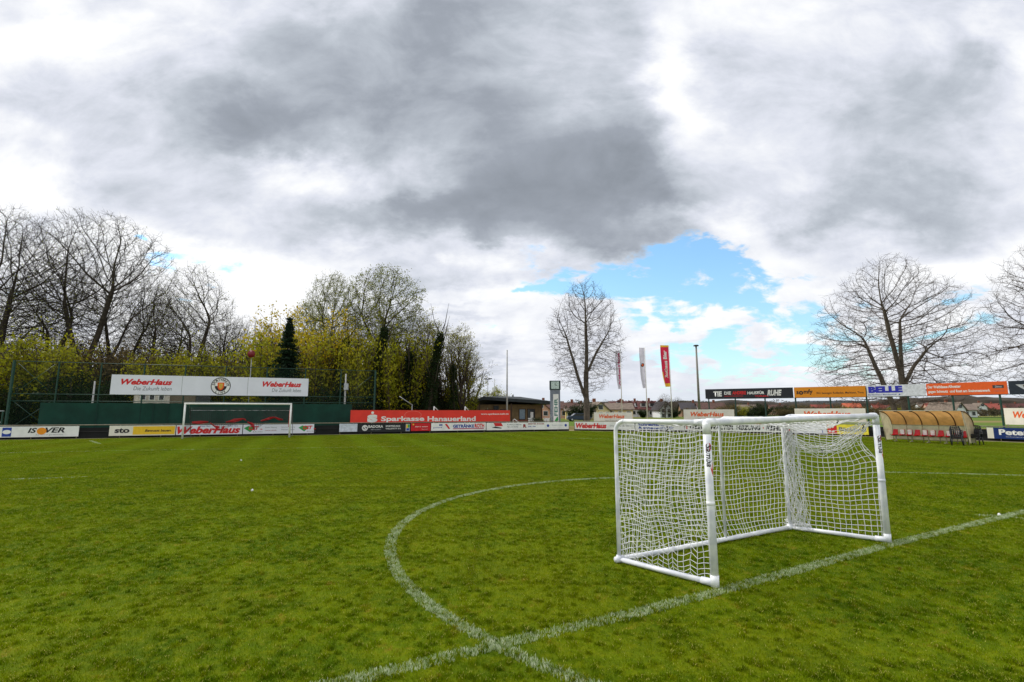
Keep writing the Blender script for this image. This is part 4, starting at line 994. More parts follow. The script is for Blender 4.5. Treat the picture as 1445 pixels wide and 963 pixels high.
mb = MB(); mb.box((-.45, 0, zt), (.7, .4, .16)); mb.box((.45, 0, zt + .05), (.7, .4, .16)); mb.box((0, 0, zt - .1), (1., .1, .08)); mb.build('lamp_head', C('lamp_dark', 70, 70, 72), o)
mast('pole', 'very thin pale pole just right of the twin lamp', 'pole', 697.5, 535, 100, .08)
mast('pole', 'short pale grey pole behind the green screen, left of the long banner', 'pole', 128, 538, 41, .09, C('pole_pale', 170, 170, 168))
o, zt = mast('pole', 'pale pole with a small box behind the green screen, right of the long banner', 'pole', 485.5, 528, 47, .10, C('pole_pale', 170, 170, 168)); mb = MB(); mb.box((.1, -.1, zt - 1.2), (.35, .25, .6)); mb.build('junction_box', LGREY, o)
o, zt = mast('pole', 'short pole in front of the wood with an arm slanting left', 'pole', 581, 571, 48.4, .07); mb = MB(); mb.tube([(0, 0, zt - .05), (-1.25, 0, zt + .78)], .05, 6); mb.build('arm', STEEL, o)
o, zt = mast('round_sign', 'round red sign on a tall pole showing above the wood edge', 'sign', 349, 500, 47, .06)
mb = MB(); mb.tube([(0, -.1, zt), (0, -.14, zt)], .36, 18); mb.build('disc', C('disc_red', 120, 20, 28, .5), o)
# training goal frame behind the red banner
q = at(612, 592, 49.5); q2 = at(656, 592, 50.5); q.z = q2.z = 0
tg = thing('training_goal', 'white metal goal frame with red and white bar behind the red banner', 'goal', q, math.atan2(q2.y - q.y, q2.x - q.x)); L = (q2 - q).length
for x in (0, L): mb = MB(); mb.tube([(x, 0, 0), (x, 0, 2.35)], .06, 6); mb.tube([(x, 0, 2.35), (x + .7, .9, 1.85)], .045, 6); mb.tube([(x + .7, .9, 1.85), (x + .7, .9, 0)], .04, 6); mb.build('post', WPAINT, tg)
mb = MB()
for i in range(9): mb.tube([(L * i / 9, 0, 1.72), (L * (i + 1) / 9, 0, 1.72)], .05, 6, mi=i % 2)
mb.build('crossbar', [WPAINT, RED], tg)

# ------------------------------------------------------------------ parked van behind banner
def make_car(name, label, q, rz, body, L=4.3, Wd=1.8, Hc=1.5, van=False):
    o = thing(name, label, 'car', q, rz)
    top = [(-L / 2, .35), (-L / 2, .8), (-L / 2 + .1, .95), (-L * .30, 1.02), (-L * .16, Hc), (L * .28, Hc), (L * .42, 1.0), (L / 2, .92), (L / 2, .35)] if not van else [(-L / 2, .35), (-L / 2, .95), (-L * .38, 1.1), (-L * .27, Hc), (L * .48, Hc), (L / 2, 1.0), (L / 2, .35)]
    mb = MB(); mb.prism(top, -Wd / 2, Wd / 2); mb.build('body', body, o)
    for s in (-1, 1):
        mb = MB(); mb.prism([(-L * .24, 1.02), (-L * .15, Hc - .1), (L * .26, Hc - .1), (L * .34, 1.02)], s * (Wd / 2 + .004), s * (Wd / 2 + .012)); mb.build('window', GL, o)
        for x in (-L * .31, L * .31):
            mb = MB(); mb.tube([(x, s * (Wd / 2 - .12), .33), (x, s * (Wd / 2 + .02), .33)], .33, 14); wq = mb.build('wheel', DARK_, o)
            mb = MB(); mb.tube([(x, s * (Wd / 2 + .021), .33), (x, s * (Wd / 2 + .03), .33)], .19, 10); mb.build('rim', LGREY, wq)
    mb = MB(); a, b = ((-L * .30, 1.03), (-L * .165, Hc - .04)) if not van else ((-L * .375, 1.12), (-L * .28, Hc - .04))
    mb.quad((a[0] - .02, -Wd * .42, a[1]), (a[0] - .02, Wd * .42, a[1]), (b[0] - .02, Wd * .40, b[1]), (b[0] - .02, -Wd * .40, b[1])); mb.build('windscreen', GL, o)
    for s in (-1, 1): mb = MB(); mb.box((-L / 2 - .005, s * Wd * .36, .72), (.04, .3, .14), bev=.01); mb.build('headlight', LGREY, o)
    return o
q = at(677, 592, 63); q.z = 0
make_car('parked_van', 'pale green and white van parked left of the clubhouse behind the red banner', q, R(-40), C('van_green', 172, 196, 178, .3), 4.6, 1.9, 2.3, True)
q = at(816, 585, 95); q.z = 0
make_car('parked_car', 'small dark car parked before the long cream hall left of the bare tree', q, R(4), C('car_blue', 50, 62, 84, .3))

# ------------------------------------------------------------------ building behind the banner
q = at(191, 592, 44); q2 = at(291, 592, 47.5); q.z = q2.z = 0
bb = thing('changing_rooms', 'pale flat-roofed building showing between long banner and green screen', 'building', q, math.atan2(q2.y - q.y, q2.x - q.x)); L = (q2 - q).length
mb = MB(); mb.box((L * .22, 2, 2.4), (L * .44, 4, 4.8)); mb.build('wall', C('pale_render', 196, 188, 176, .85, bump=.1), bb)
mb = MB(); mb.box((L * .72, 2.2, 2.35), (L * .56, 4, 4.7)); mb.build('wall', C('taupe_render', 120, 108, 92, .85, bump=.1), bb)
mb = MB(); mb.box((L * .5, 2.1, 4.92), (L + .6, 4.9, .22)); mb.build('roof', C('flat_roof', 120, 104, 90, .8), bb)
for a in (.07, .19, .32): mb = MB(); mb.box((L * a, -.02, 3.15), (.44, .06, .6)); w_ = mb.build('window', WPAINT, bb); mb = MB(); mb.box((L * a, -.06, 3.15), (.32, .03, .46)); mb.build('pane', GL, w_)
mb = MB(); mb.box((L * .93, .14, 3.0), (1.2, .1, .9)); mb.build('window', GL, bb)

# ------------------------------------------------------------------ village houses
def house(label, px0, px1, Y, ye, yr, wall, roof, gable=False, base=None, wins=3, rows=1, rz=0, chim=True, depth=9., dormer=0, name='house', group='houses of the village'):
    """long side (or gable) towards the pitch; eaves at photo row ye, ridge at yr"""
    a, b = at(px0, 585, Y), at(px1, 585, Y); W = (b - a).length
    th = math.atan2(-(a.x + b.x) / 2, Y) * .55 + rz
    o = thing(name, label, 'house', ((a.x + b.x) / 2, Y, -.1), th, group)
    he, hr_ = gz(ye, Y) + .1, gz(yr, Y) + .1; D = depth; ov = .45
    if gable:
        mb = MB(); mb.add([(-W / 2, 0, 0), (W / 2, 0, 0), (W / 2, 0, he), (0, 0, hr_ - .15), (-W / 2, 0, he), (-W / 2, D, 0), (W / 2, D, 0), (W / 2, D, he), (0, D, hr_ - .15), (-W / 2, D, he)], [(0, 1, 2, 3, 4), (9, 8, 7, 6, 5), (1, 6, 7, 2), (0, 4, 9, 5)]); mb.build('wall', wall, o)
        mb = MB(); k = (hr_ - he) / (W / 2)
        for s in (-1, 1):
            e = (s * (W / 2 + ov), he - ov * k)
            mb.prism([(0, hr_), e, (e[0], e[1] - .22), (0, hr_ - .24)], -ov, D + ov)
        mb.build('roof', roof, o)
    else:
        mb = MB(); mb.box((0, D / 2, he / 2), (W, D, he)); mb.add([(-W / 2, 0, he), (-W / 2, D, he), (-W / 2, D / 2, hr_ - .2), (W / 2, 0, he), (W / 2, D, he), (W / 2, D / 2, hr_ - .2)], [(0, 2, 1), (3, 4, 5)]); mb.build('wall', wall, o)
        mb = MB(); k = (hr_ - he) / (D / 2)
        x0, x1 = -W / 2 - ov, W / 2 + ov
        y0, z0_ = -ov, he - ov * k; y1 = D + ov
        mb.add([(x0, y0, z0_), (x1, y0, z0_), (x1, D / 2, hr_), (x0, D / 2, hr_), (x1, y1, z0_), (x0, y1, z0_), (x0, y0, z0_ - .2), (x1, y0, z0_ - .2), (x1, D / 2, hr_ - .22), (x0, D / 2, hr_ - .22), (x1, y1, z0_ - .2), (x0, y1, z0_ - .2)],
               [(0, 1, 2, 3), (3, 2, 4, 5), (0, 6, 7, 1), (6, 9, 8, 7), (9, 11, 10, 8), (1, 7, 8, 2), (2, 8, 10, 4), (3, 9, 6, 0), (5, 11, 9, 3), (4, 10, 11, 5)]); mb.build('roof', roof, o)
    if chim: mb = MB(); mb.box((W * .15, D / 2, hr_ + .2), (.7, .6, 1.4)); mb.build('chimney', C('brick', 130, 80, 62, .85), o)
    for r_ in range(rows):
        zc = (he - .15) * (r_ + .55) / rows if not gable or rows > 1 else he * .55
        for i in range(wins):
            x = (i + .5) / wins * W - W / 2; ww = min(1.3, W / wins * .5)
            mb = MB(); mb.box((x, -.03, zc), (ww + .2, .08, 1.3)); f_ = mb.build('window', WPAINT, o)
            mb = MB(); mb.box((x, -.08, zc), (ww, .03, 1.1)); mb.build('pane', GL, f_)
    if gable:
        mb = MB(); mb.box((0, -.03, he + (hr_ - he) * .35), (1.2, .08, 1.2)); f_ = mb.build('window', WPAINT, o); mb = MB(); mb.box((0, -.08, he + (hr_ - he) * .35), (1., .03, 1.)); mb.build('pane', GL, f_)
    for i in range(dormer):
        x = (i + .5) / dormer * W - W / 2; zz = he + (hr_ - he) * .25; yy = D * .12
        mb = MB(); mb.box((x, yy + .6, zz + .55), (1.8, 1.6, 1.3)); mb.add([(x - 1.1, yy - .3, zz + 1.1), (x + 1.1, yy - .3, zz + 1.1), (x, yy - .3, zz + 2.0), (x - 1.1, yy + 2, zz + 1.1), (x + 1.1, yy + 2, zz + 1.1), (x, yy + 2.4, zz + 2.0)], [(0, 1, 2), (0, 2, 5, 3), (1, 4, 5, 2)], 1); mb.box((x, yy - .22, zz + .6), (1.1, .04, .9), mi=2)
        mb.build('dormer', [wall, roof, GL], o)
    return o
wC = C('wall_cream', 226, 206, 160, .85); wW = C('wall_white', 226, 228, 232, .8); wP = C('wall_pink', 206, 164, 140, .85); wG = C('wall_grey', 168, 166, 162, .85); wY = C('wall_yellow', 220, 196, 130, .85); wT = C('wall_tan', 150, 116, 92, .9)
rB = C('roof_brown', 84, 58, 50, .8, scale=1.5, var=.25); rD = C('roof_dark', 62, 58, 62, .8, scale=1.5, var=.2); rR = C('roof_red', 138, 66, 54, .8, scale=1.5, var=.2); rG = C('roof_taupe', 118, 104, 92, .8, scale=1.5, var=.2); rO = C('roof_orange', 184, 92, 62, .8, scale=1.5, var=.2); rM = C('roof_maroon', 92, 52, 50, .8, scale=1.5, var=.25)
house('pink gabled house seen between the clubhouse and the clock column', 752, 776, 130, 577, 566, wP, rB, True, wins=2)
house('white house with dark roof behind the clock column', 772, 795, 150, 575, 566, wW, rB, wins=2)
house('pinkish house with brown roof just right of the clock column', 791, 818, 135, 576, 568, wP, rB, wins=3)
house('low cream hall left of the tall bare tree', 799, 838, 112, 579.5, 576, wY, rG, wins=4, chim=False, depth=6)
house('house with brown roof behind the cream hall', 806, 830, 170, 576, 569, wW, rM, wins=3)
house('cream gabled house with taupe roof just right of the tall bare tree', 834, 862, 118, 579, 567, wC, rG, True, wins=3, rz=.25, depth=14)
house('long taupe-roofed house behind the first cream raised board', 858, 893, 128, 577, 568.5, wC, rG, wins=3)
house('dark-roofed terrace house left of the first flag', 862, 886, 185, 574, 566, wW, rM, wins=3, dormer=1)
house('brown-roofed house with dormers between the first and second flag', 884, 906, 165, 576.5, 566, wW, rM, wins=3, dormer=2, rows=1)
house('tall brown-roofed house behind the second flag pole', 903, 927, 160, 577, 565.5, wG, rM, wins=4, dormer=2)
house('dark-roofed house adjoining the white gable house', 921, 944, 162, 575.5, 566.5, wW, rD, wins=2, dormer=1)
house('white gable house with dark roof left of the third flag pole', 932, 948, 150, 576, 566.5, wW, rD, True, wins=2, rows=2, depth=12, rz=.15)
house('dark barn-like house left of the light mast', 963, 992, 170, 577, 568, wT, rD, wins=2)
house('white house with dark brown roof under the black high board', 988, 1024, 165, 576.5, 568, wW, rB, wins=5, depth=10)
house('grey-roofed house between bushes under the black high board', 1044, 1068, 230, 577, 571, wG, rG, wins=3)
house('small tan house half hidden by bushes under the black high board', 1090, 1112, 260, 577, 571, wP, rB, wins=3)
house('red-roofed house under the left half of the orange somfy board', 1150, 1176, 300, 577, 571, wP, rR, wins=3)
house('bright orange-roofed house under the orange somfy board', 1196, 1216, 250, 575.5, 569, wP, rO, wins=3)
house('red-roofed house under the BELLE board, left', 1236, 1249, 290, 577, 570, wW, rR, wins=2)
house('red-roofed white house under the BELLE board, right', 1249, 1264, 300, 578, 572, wW, rR, True, wins=2)
house('pale house right of the twin-trunk bare tree', 1301, 1322, 330, 574, 568, wW, rG, wins=3)
house('red-roofed house behind the dugout roof', 1314, 1340, 280, 575.5, 569, wP, rR, wins=3)
house('low bright red-roofed shed directly above the dugout roof', 1318, 1336, 200, 580, 577, wT, rR, wins=2, chim=False, depth=6)
house('white gabled house with grey roof right above the end of the dugout', 1349, 1364, 150, 577, 567.5, wW, rG, True, wins=2, depth=10, rz=.45)
house('white annexe with low grey roof beside the white gabled house', 1362, 1377, 152, 578, 570, wW, rG, wins=2, chim=False)
house('red-roofed long house left of the small white gable', 1374, 1390, 300, 576.5, 571, wW, rR, wins=3)
house('small white gable with grey roof under the deep orange board', 1383, 1393, 220, 574, 568.5, wW, rG, True, wins=1)
house('red-roofed house under the right end of the deep orange board', 1392, 1412, 290, 575.5, 569.5, wP, rR, wins=3)
house('tan-walled house with red roof left of the last green post', 1398, 1420, 250, 578, 572, wT, rR, wins=3, chim=False)
house('dark red-roofed house at the right edge under the slate board', 1422, 1448, 280, 576, 569.5, wP, rM, wins=3)

# ------------------------------------------------------------------ hills
def ridge(Y0, hz, amp, seed, m):
    mb = MB(); N = 260; vs = []
    for i in range(N + 1):
        a = R(-60 + 125 * i / N); x, y = Y0 * math.sin(a), Y0 * math.cos(a)
        h = hz + amp * mn.noise(Vector((i * .05, seed, 0))) + amp * .5 * mn.noise(Vector((i * .21, seed, 4))) + amp * .22 * mn.noise(Vector((i * .9, seed, 8)))
        vs += [(x, y, -1), (x * 1.0, y * 1.0, h * .75), (x * 1.05, y * 1.05, h)]
    mb.add(vs, [f for i in range(N) for f in ((3 * i, 3 * i + 3, 3 * i + 4, 3 * i + 1), (3 * i + 1, 3 * i + 4, 3 * i + 5, 3 * i + 2))], 0, True)
    return mb.build('hills', m)
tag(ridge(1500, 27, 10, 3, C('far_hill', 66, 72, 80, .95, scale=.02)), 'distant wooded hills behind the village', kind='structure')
tag(ridge(620, 13.5, 4., 9, C('near_hill', 66, 60, 52, .95, scale=.05, var=.35)), 'low wooded rise behind the village', kind='structure')

# ------------------------------------------------------------------ trees
BARK = C('bark', 66, 58, 48, .9, scale=3, var=.3); BARKL = C('bark_light', 96, 88, 78, .9, scale=3, var=.25); TWIG = C('twigs', 78, 66, 56, .9, scale=2, var=.25); TWIGD = C('twigs_dark', 54, 46, 38, .9, scale=2, var=.25)
def leafmat(name, c1, c2, c3):
    m = bpy.data.materials.new(name); m.use_nodes = True; t = NT(m.node_tree); b = t.n['Principled BSDF']
    g_ = t.new('ShaderNodeNewGeometry'); cc = t.mix(t.ss(t.noise(g_.outputs['Position'], .7, 4, .6), .35, .65), c1, c2); cc = t.mix(t.m('MULTIPLY', g_.outputs['Random Per Island'], .7), cc, c3)
    t.l.new(cc, b.inputs['Base Color']); b.inputs['Roughness'].default_value = .6; b.inputs['Specular IOR Level'].default_value = .2
    tr_ = t.new('ShaderNodeBsdfTranslucent'); t.l.new(cc, tr_.inputs[0]); mx_ = t.new('ShaderNodeMixShader'); mx_.inputs[0].default_value = .45
    t.l.new(b.outputs[0], mx_.inputs[1]); t.l.new(tr_.outputs[0], mx_.inputs[2]); t.l.new(mx_.outputs[0], t.n['Material Output'].inputs[0]); return m
LYG = leafmat('leaf_yellow_green', srgb(154, 160, 32), srgb(188, 178, 34), srgb(112, 118, 28))
LYO = leafmat('leaf_golden', srgb(222, 188, 30), srgb(196, 182, 38), srgb(160, 146, 34))
LOL = leafmat('leaf_olive', srgb(126, 136, 42), srgb(102, 112, 36), srgb(146, 144, 48))
LDK = leafmat('leaf_ivy', srgb(34, 52, 24), srgb(50, 68, 26), srgb(24, 36, 18))
LFIR = leafmat('needles', srgb(28, 50, 32), srgb(42, 66, 38), srgb(20, 36, 24))
LBR = leafmat('leaf_brown', srgb(112, 96, 60), srgb(128, 112, 66), srgb(84, 74, 48))

class Tree:
    def __init__(s, seed): s.r = random.Random(seed); s.trunk = MB(); s.tw = MB(); s.tips = []; s.ct = 0
    def branch(s, p, d, L, r0, lv, cfg):
        r = s.r; c = cfg[lv]; n = c['seg']; pts = [p.copy()]; rad = [r0]; d = d.normalized(); r1 = max(r0 * c.get('end', .25), .011)
        kids = []
        nk = c['kids']
        if nk: ks = sorted(r.uniform(c['from'], .98) for _ in range(nk))
        else: ks = []
        for i in range(1, n + 1):
            j = Vector((r.gauss(0, 1), r.gauss(0, 1), r.gauss(0, 1))) * c['wob']
            d = (d + j + Vector((0, 0, c['up'])) + Vector((0, 0, c.get('up2', 0))) * (i / n)).normalized()
            q = pts[-1] + d * (L / n); pts.append(q); rr = r0 + (r1 - r0) * (i / n) ** c.get('tp', .85); rad.append(rr)
            for k in ks:
                if (i - 1) / n < k <= i / n: kids.append((k, pts[-2].lerp(q, k * n - (i - 1)), d.copy(), rr))
        mb = s.trunk if lv <= 1 else s.tw
        mb.tube(pts, rad, (9, 6, 4, 3, 3, 3)[lv], cap=False)
        if lv >= len(cfg) - 1: s.tips.append(pts[-1]); s.tips.append(pts[len(pts) // 2]); return
        az = r.uniform(0, 6.28)
        for idx, (k, q, dd, rr) in enumerate(kids):
            az += 2.4 + r.uniform(-.5, .5)
            x = dd.orthogonal().normalized(); y = dd.cross(x); an = R(r.uniform(*c['ang']) + c.get('angk', 0) * (1 - k))
            nd = dd * math.cos(an) + (x * math.cos(az) + y * math.sin(az)) * math.sin(an)
            l2_ = L * c['ratio'] * r.uniform(.75, 1.15) * c['shape'](k)
            if l2_ < .12: continue
            s.branch(q, nd, l2_, min(rr * .8, max(.013, rr * c['rr'] * (.7 + .5 * r.random()))), lv + 1, cfg)
    def build(s, name, loc, bark, twig, leaf=None, nleaf=0, lsize=.1, lrad=.25, lname='foliage', lfilter=None):
        o = thing(name, 'x', 'tree', loc)
        s.trunk.build('trunk', bark, o); s.tw.build('crown', twig, o)
        if leaf and nleaf: 
            mb = MB(); r = s.r; tips = [t_ for t_ in s.tips if lfilter is None or lfilter(t_)]
            for _ in range(nleaf):
                c = r.choice(tips); c = c + Vector((r.gauss(0, lrad), r.gauss(0, lrad), r.gauss(0, lrad * .8))); leaf_quad(mb, c, lsize * r.uniform(.6, 1.4), r)
            mb.build(lname, leaf, o)
        return o
def leaf_quad(mb, c, s_, r):
    a = Vector((r.gauss(0, 1), r.gauss(0, 1), r.gauss(0, 1))).normalized(); b = a.orthogonal().normalized(); b.rotate(Matrix.Rotation(r.uniform(0, 6.28), 3, a)); e = a.cross(b)
    mb.add([c - b * s_, c + e * s_ * .55, c + b * s_, c - e * s_ * .55], [(0, 1, 2, 3)])
one = lambda k: 1.
def cfg_spread(h, limbs=13, up=.10, a0=35, a1=55, frm=.22, dens=1., trunkwob=.05, w=.62, shape=None):
    return [dict(seg=12, kids=limbs, wob=trunkwob, up=.12, ang=(a0, a1), ratio=w, shape=shape or (lambda k: 1.15 - .62 * k), rr=.62, end=.12, tp=.9, **{'from': frm}),
            dict(seg=9, kids=int(9 * dens), wob=.10, up=up, ang=(25, 50), ratio=.46, shape=lambda k: 1.2 - .55 * k, rr=.55, end=.2, **{'from': .22}),
            dict(seg=6, kids=int(6 * dens), wob=.17, up=.04, ang=(30, 62), ratio=.46, shape=lambda k: 1.15 - .5 * k, rr=.6, end=.25, **{'from': .15}),
            dict(seg=4, kids=3, wob=.20, up=.02, ang=(30, 62), ratio=.55, shape=lambda k: 1.1 - .4 * k, rr=.7, end=.5, **{'from': .15}),
            dict(seg=3, kids=0, wob=.15, up=.02, ang=(0, 0), ratio=1, shape=one, rr=1, end=.6, **{'from': 0})]
def setlab(o, lab, group=None): o['label'] = lab; 
def topz(o):
    if 'h0' not in TOPS.setdefault(o.name, {}): zs = sorted(v.co.z for c in o.children if c.type == 'MESH' and not c.name.startswith('foliage') for v in c.data.vertices); TOPS[o.name]['h0'] = zs[int(len(zs) * .998)]
    return TOPS[o.name]['h0']
TOPS = {}
def fit(o, py, Y, sx_=1.): k = hgt(py, Y) / topz(o); o.scale = (k * sx_, k * sx_, k); return o
def put(px, Y, py=590):
    q = at(px, py, Y); q.z = 0; return q
def hgt(py, Y): return gz(py, Y)

from mathutils.kdtree import KDTree
def profile(pr, u):
    for (a, ra), (b, rb_) in zip(pr, pr[1:]):
        if a <= u <= b: return ra + (rb_ - ra) * (u - a) / (b - a)
    return 0
class CTree(Tree):
    """limbs grow towards points spread through the crown volume"""
    def __init__(s, seed, h, Rr, prof, stems, natt=2600, step=.34, kill=.62, infl=3.4, up=.10, twig=1., r0=.013, ex=2.25, shell=.45, rmax=.4):
        Tree.__init__(s, seed); r = s.r; att = []
        while len(att) < natt:
            u = r.uniform(prof[0][0], 1.); rad = profile(prof, u) * Rr; a = r.uniform(0, 6.283)
            if r.random() > (profile(prof, u) / 1.0) ** 2 + .12: continue
            q = r.random() ** shell * rad * (1 + .16 * mn.noise(Vector((math.cos(a) * 2, math.sin(a) * 2, u * 5 + seed))))
            att.append(Vector((q * math.cos(a), q * math.sin(a), u * h)))
        P, par, D = [], [], []
        for st in stems:                       # seed polylines (trunks and leaders)
            pts = [Vector(p) for p in st['pts']]; pr_ = st.get('from', -1); first = True
            for a, b in zip(pts, pts[1:]):
                n = max(1, int((b - a).length / step))
                for k in range(0 if first else 1, n + 1):
                    c = a.lerp(b, k / n) + Vector((mn.noise(Vector((0, 3, a.z + k * .1))), mn.noise(Vector((9, 3, a.z + k * .1))), 0)) * .10
                    if first and k == 0 and pr_ >= 0: continue
                    P.append(c); par.append(len(P) - 2 if not (first and k <= (1 if pr_ >= 0 else 0)) else (pr_ if pr_ < len(P) - 1 else len(P) - 2)); D.append((b - a).normalized())
                first = False
        for it in range(130):
            kd = KDTree(len(P))
            for k, p in enumerate(P): kd.insert(p, k)
            kd.balance(); acc = {}; keep = []
            for a in att:
                co, k, d = kd.find(a)
                if d < kill: continue
                keep.append(a)
                if d < infl or it < 6: acc[k] = acc.get(k, Vector((0, 0, 0))) + (a - P[k]).normalized()
            att = keep
            if not acc or len(P) > 20000: break
            new = 0
            for k, v in acc.items():
                d = (v.normalized() + D[k] * .55 + Vector((r.gauss(0, .16), r.gauss(0, .16), r.gauss(0, .10) + up))).normalized()
                q = P[k] + d * step
                if kd.find(q)[2] < step * .35: continue
                P.append(q); par.append(k); D.append(d); new += 1
            if not new: break
        n = len(P); kids = [[] for _ in range(n)]
        for k in range(n):
            if par[k] >= 0: kids[par[k]].append(k)
        rad = [0.] * n
        for k in range(n - 1, -1, -1): rad[k] = (r0 ** ex if not kids[k] else sum(rad[c] ** ex for c in kids[k])) ** (1 / ex)
        mx = max(rad); sc = rmax / mx if mx > rmax else 1.
        rad = [max(r0, q * (sc if q > .05 else 1)) for q in rad]
        starts = [k for k in range(n) if par[k] < 0]; seen = set()
        while starts:
            k = starts.pop(); ch = [k] if par[k] < 0 else [par[k], k]; seen.add(k)
            while kids[k]:
                c = max(kids[k], key=lambda q: rad[q])
                for o in kids[k]:
                    if o != c: starts.append(o)
                k = c; ch.append(k)
            pts = [P[c] for c in ch]; rr = [rad[c] for c in ch]
            if par[ch[0]] >= 0 or ch[0] != 0 and len(rr) > 1: rr[0] = min(rr[0], rr[1] * 1.15)
            if par[ch[-1]] >= 0: rr[-1] *= .7
            pts2 = [pts[0]] + [(pts[q - 1] + pts[q] * 2 + pts[q + 1]) / 4 for q in range(1, len(pts) - 1)] + [pts[-1]]
            m_ = max(rr[1:] or rr)
            # thick lower run goes to the trunk, the thin outer run to the crown
            cut = next((q for q, w_ in enumerate(rr) if w_ < .045 and q > 0), len(rr))
            if cut > 1: s.trunk.tube(pts2[:cut + 1], rr[:cut + 1], 9 if m_ > .15 else 6, cap=False)
            if cut < len(rr): s.tw.tube(pts2[max(0, cut - 1):], rr[max(0, cut - 1):], 4 if m_ > .04 else 3, cap=False)
        for k in range(n):
            if rad[k] < .05:
                for _ in range(int(twig + r.random())):
                    d = (D[k] * .6 + Vector((r.gauss(0, .6), r.gauss(0, .6), r.gauss(.15, .45)))).normalized(); L = r.uniform(.3, .95)
                    a = P[k] + d * L * .5; b = a + (d + Vector((r.gauss(0, .35), r.gauss(0, .35), r.gauss(.1, .2)))).normalized() * L * .5
                    s.tw.tube([P[k], a, b], [r0 * .8, r0 * .6, r0 * .35], 3, cap=False); s.tips += [a, b]
# tall bare tree by the clock column
Y = 60.; h = hgt(398, Y)
T1 = CTree(11, h, 4.7, [(.19, .15), (.27, .55), (.40, .92), (.60, 1.), (.78, .86), (.91, .60), (1., .25)],
           [dict(pts=[(0, 0, 0), (.05, 0, h * .3), (.15, 0, h * .58), (.1, 0, h * .72)]), dict(pts=[(.02, 0, h * .17), (-.9, .2, h * .33), (-1.7, .3, h * .50), (-2.3, .3, h * .62)], **{'from': int(h * .17 / .30)}), dict(pts=[(.1, 0, h * .36), (1.1, -.2, h * .48), (2.3, -.3, h * .60)], **{'from': int(h * .36 / .30)})],
           natt=4600, step=.30, kill=.46, twig=1.9, rmax=.38, up=.05, shell=.5, r0=.0115, ex=1.93)
o = T1.build('bare_tree', put(828, Y), BARKL, TWIG); setlab(o, 'tall slim bare tree standing alone right of the clock column')
# twin-trunk tree behind the dugout
Y = 49.; h = hgt(362, Y)
T2 = CTree(23, h, 7.5, [(.13, .55), (.22, .9), (.4, 1.), (.6, .92), (.75, .76), (.88, .52), (1., .16)],
           [dict(pts=[(.55, 0, 0), (.5, 0, h * .22), (.6, 0, h * .42), (.9, 0, h * .62)]), dict(pts=[(-.35, 0, 0), (-.7, 0, h * .14), (-1.6, .2, h * .32), (-2.7, .4, h * .52)]),
            dict(pts=[(.5, 0, h * .24), (1.8, .1, h * .36), (3.4, .1, h * .46)], **{'from': int(h * .22 / .34)}), dict(pts=[(.52, 0, h * .3), (-.3, -.2, h * .5), (-.9, -.3, h * .68)], **{'from': int(h * .28 / .34)})],
           natt=6200, step=.34, kill=.50, twig=1.8, rmax=.42, up=.07, shell=.47, r0=.0110, ex=1.93)
o = T2.build('bare_tree', put(1272, Y), BARKL, TWIG); setlab(o, 'wide bare tree with two trunks behind the red-seated dugout'); S2 = 1.
# partly seen tree at the right edge
Y = 44.; o2 = dup(o, put(1566, Y), R(160), 'bare tree cut off by the right edge of the photo', 1.12)
# far small bare trees in the village
for px, Y, s_, lb in ((939, 145, .40, 'small bare tree with round clumps by the white gable house'), (957, 190, .42, 'bare rounded tree left of the dark barn-like house'), (855, 200, .38, 'small bare tree behind the cream gabled house'), (1252, 200, .36, 'small bare tree below the BELLE board'), (1206, 210, .30, 'small bare tree left of the orange-roofed house'),
                      (1425, 240, .42, 'small bare tree at the right edge of the village'), (1330, 260, .40, 'small bare tree behind the right half of the dugout'), (1160, 250, .38, 'small bare tree under the middle of the orange somfy board')):
    dup(o, put(px, Y), R(px * 7 % 360), lb, s_)

# ---- wood on the left
def big(seed, h, limbs, **k):
    T = Tree(seed); T.branch(Vector((0, 0, 0)), Vector((0, 0, 1)), h * .70, h * .024, 0, cfg_spread(h, limbs=limbs, **k)); return T
# prototypes (first placement each)
WG = None
PA = CTree(31, 24, 8.2, [(.20, .25), (.4, .6), (.6, .9), (.78, 1.), (.9, .78), (1., .3)],
           [dict(pts=[(0, 0, 0), (.1, 0, 5), (.2, 0, 9)]), dict(pts=[(0, 0, 4.5), (-1.6, .3, 9), (-3.4, .5, 14)], **{'from': 12}), dict(pts=[(0, 0, 6), (1.5, -.3, 10), (2.6, -.4, 15)], **{'from': 16}), dict(pts=[(1.6, .5, 0), (2.2, .6, 7), (4.0, .8, 12)])],
           natt=5200, step=.42, kill=.66, infl=4.5, twig=2.2, r0=.014, rmax=.52, up=.16, shell=.5, ex=2.0)
PB = CTree(37, 20, 4.8, [(.25, .3), (.45, .75), (.65, 1.), (.8, .9), (.92, .6), (1., .25)],
           [dict(pts=[(0, 0, 0), (.2, 0, 6), (0, 0, 11)]), dict(pts=[(.1, 0, 5), (1.2, .3, 9), (2.0, .4, 13)], **{'from': 14})], natt=3400, step=.36, kill=.56, infl=4., twig=2.2, ex=2.0, r0=.014, rmax=.36, up=.12, shell=.55)
PC = CTree(41, 20, 5.4, [(.40, .45), (.55, .85), (.7, 1.), (.84, .88), (.94, .6), (1., .25)],
           [dict(pts=[(0, 0, 0), (-.1, 0, 6), (.2, 0, 10), (0, 0, 13)]), dict(pts=[(0, 0, 8), (-1.5, .2, 11), (-2.8, .3, 13.5)], **{'from': 20})], natt=2600, step=.36, kill=.66, infl=4., twig=1.5, r0=.018, rmax=.38, up=.08, shell=.55)
PD = big(43, 15, 15, up=.16, a0=14, a1=30, frm=.12, w=.58, trunkwob=.04, dens=.8)
Ya = 56.
oA = PA.build('bare_tree', put(108, Ya), BARK, TWIGD, LOL, 1500, .07, .22)
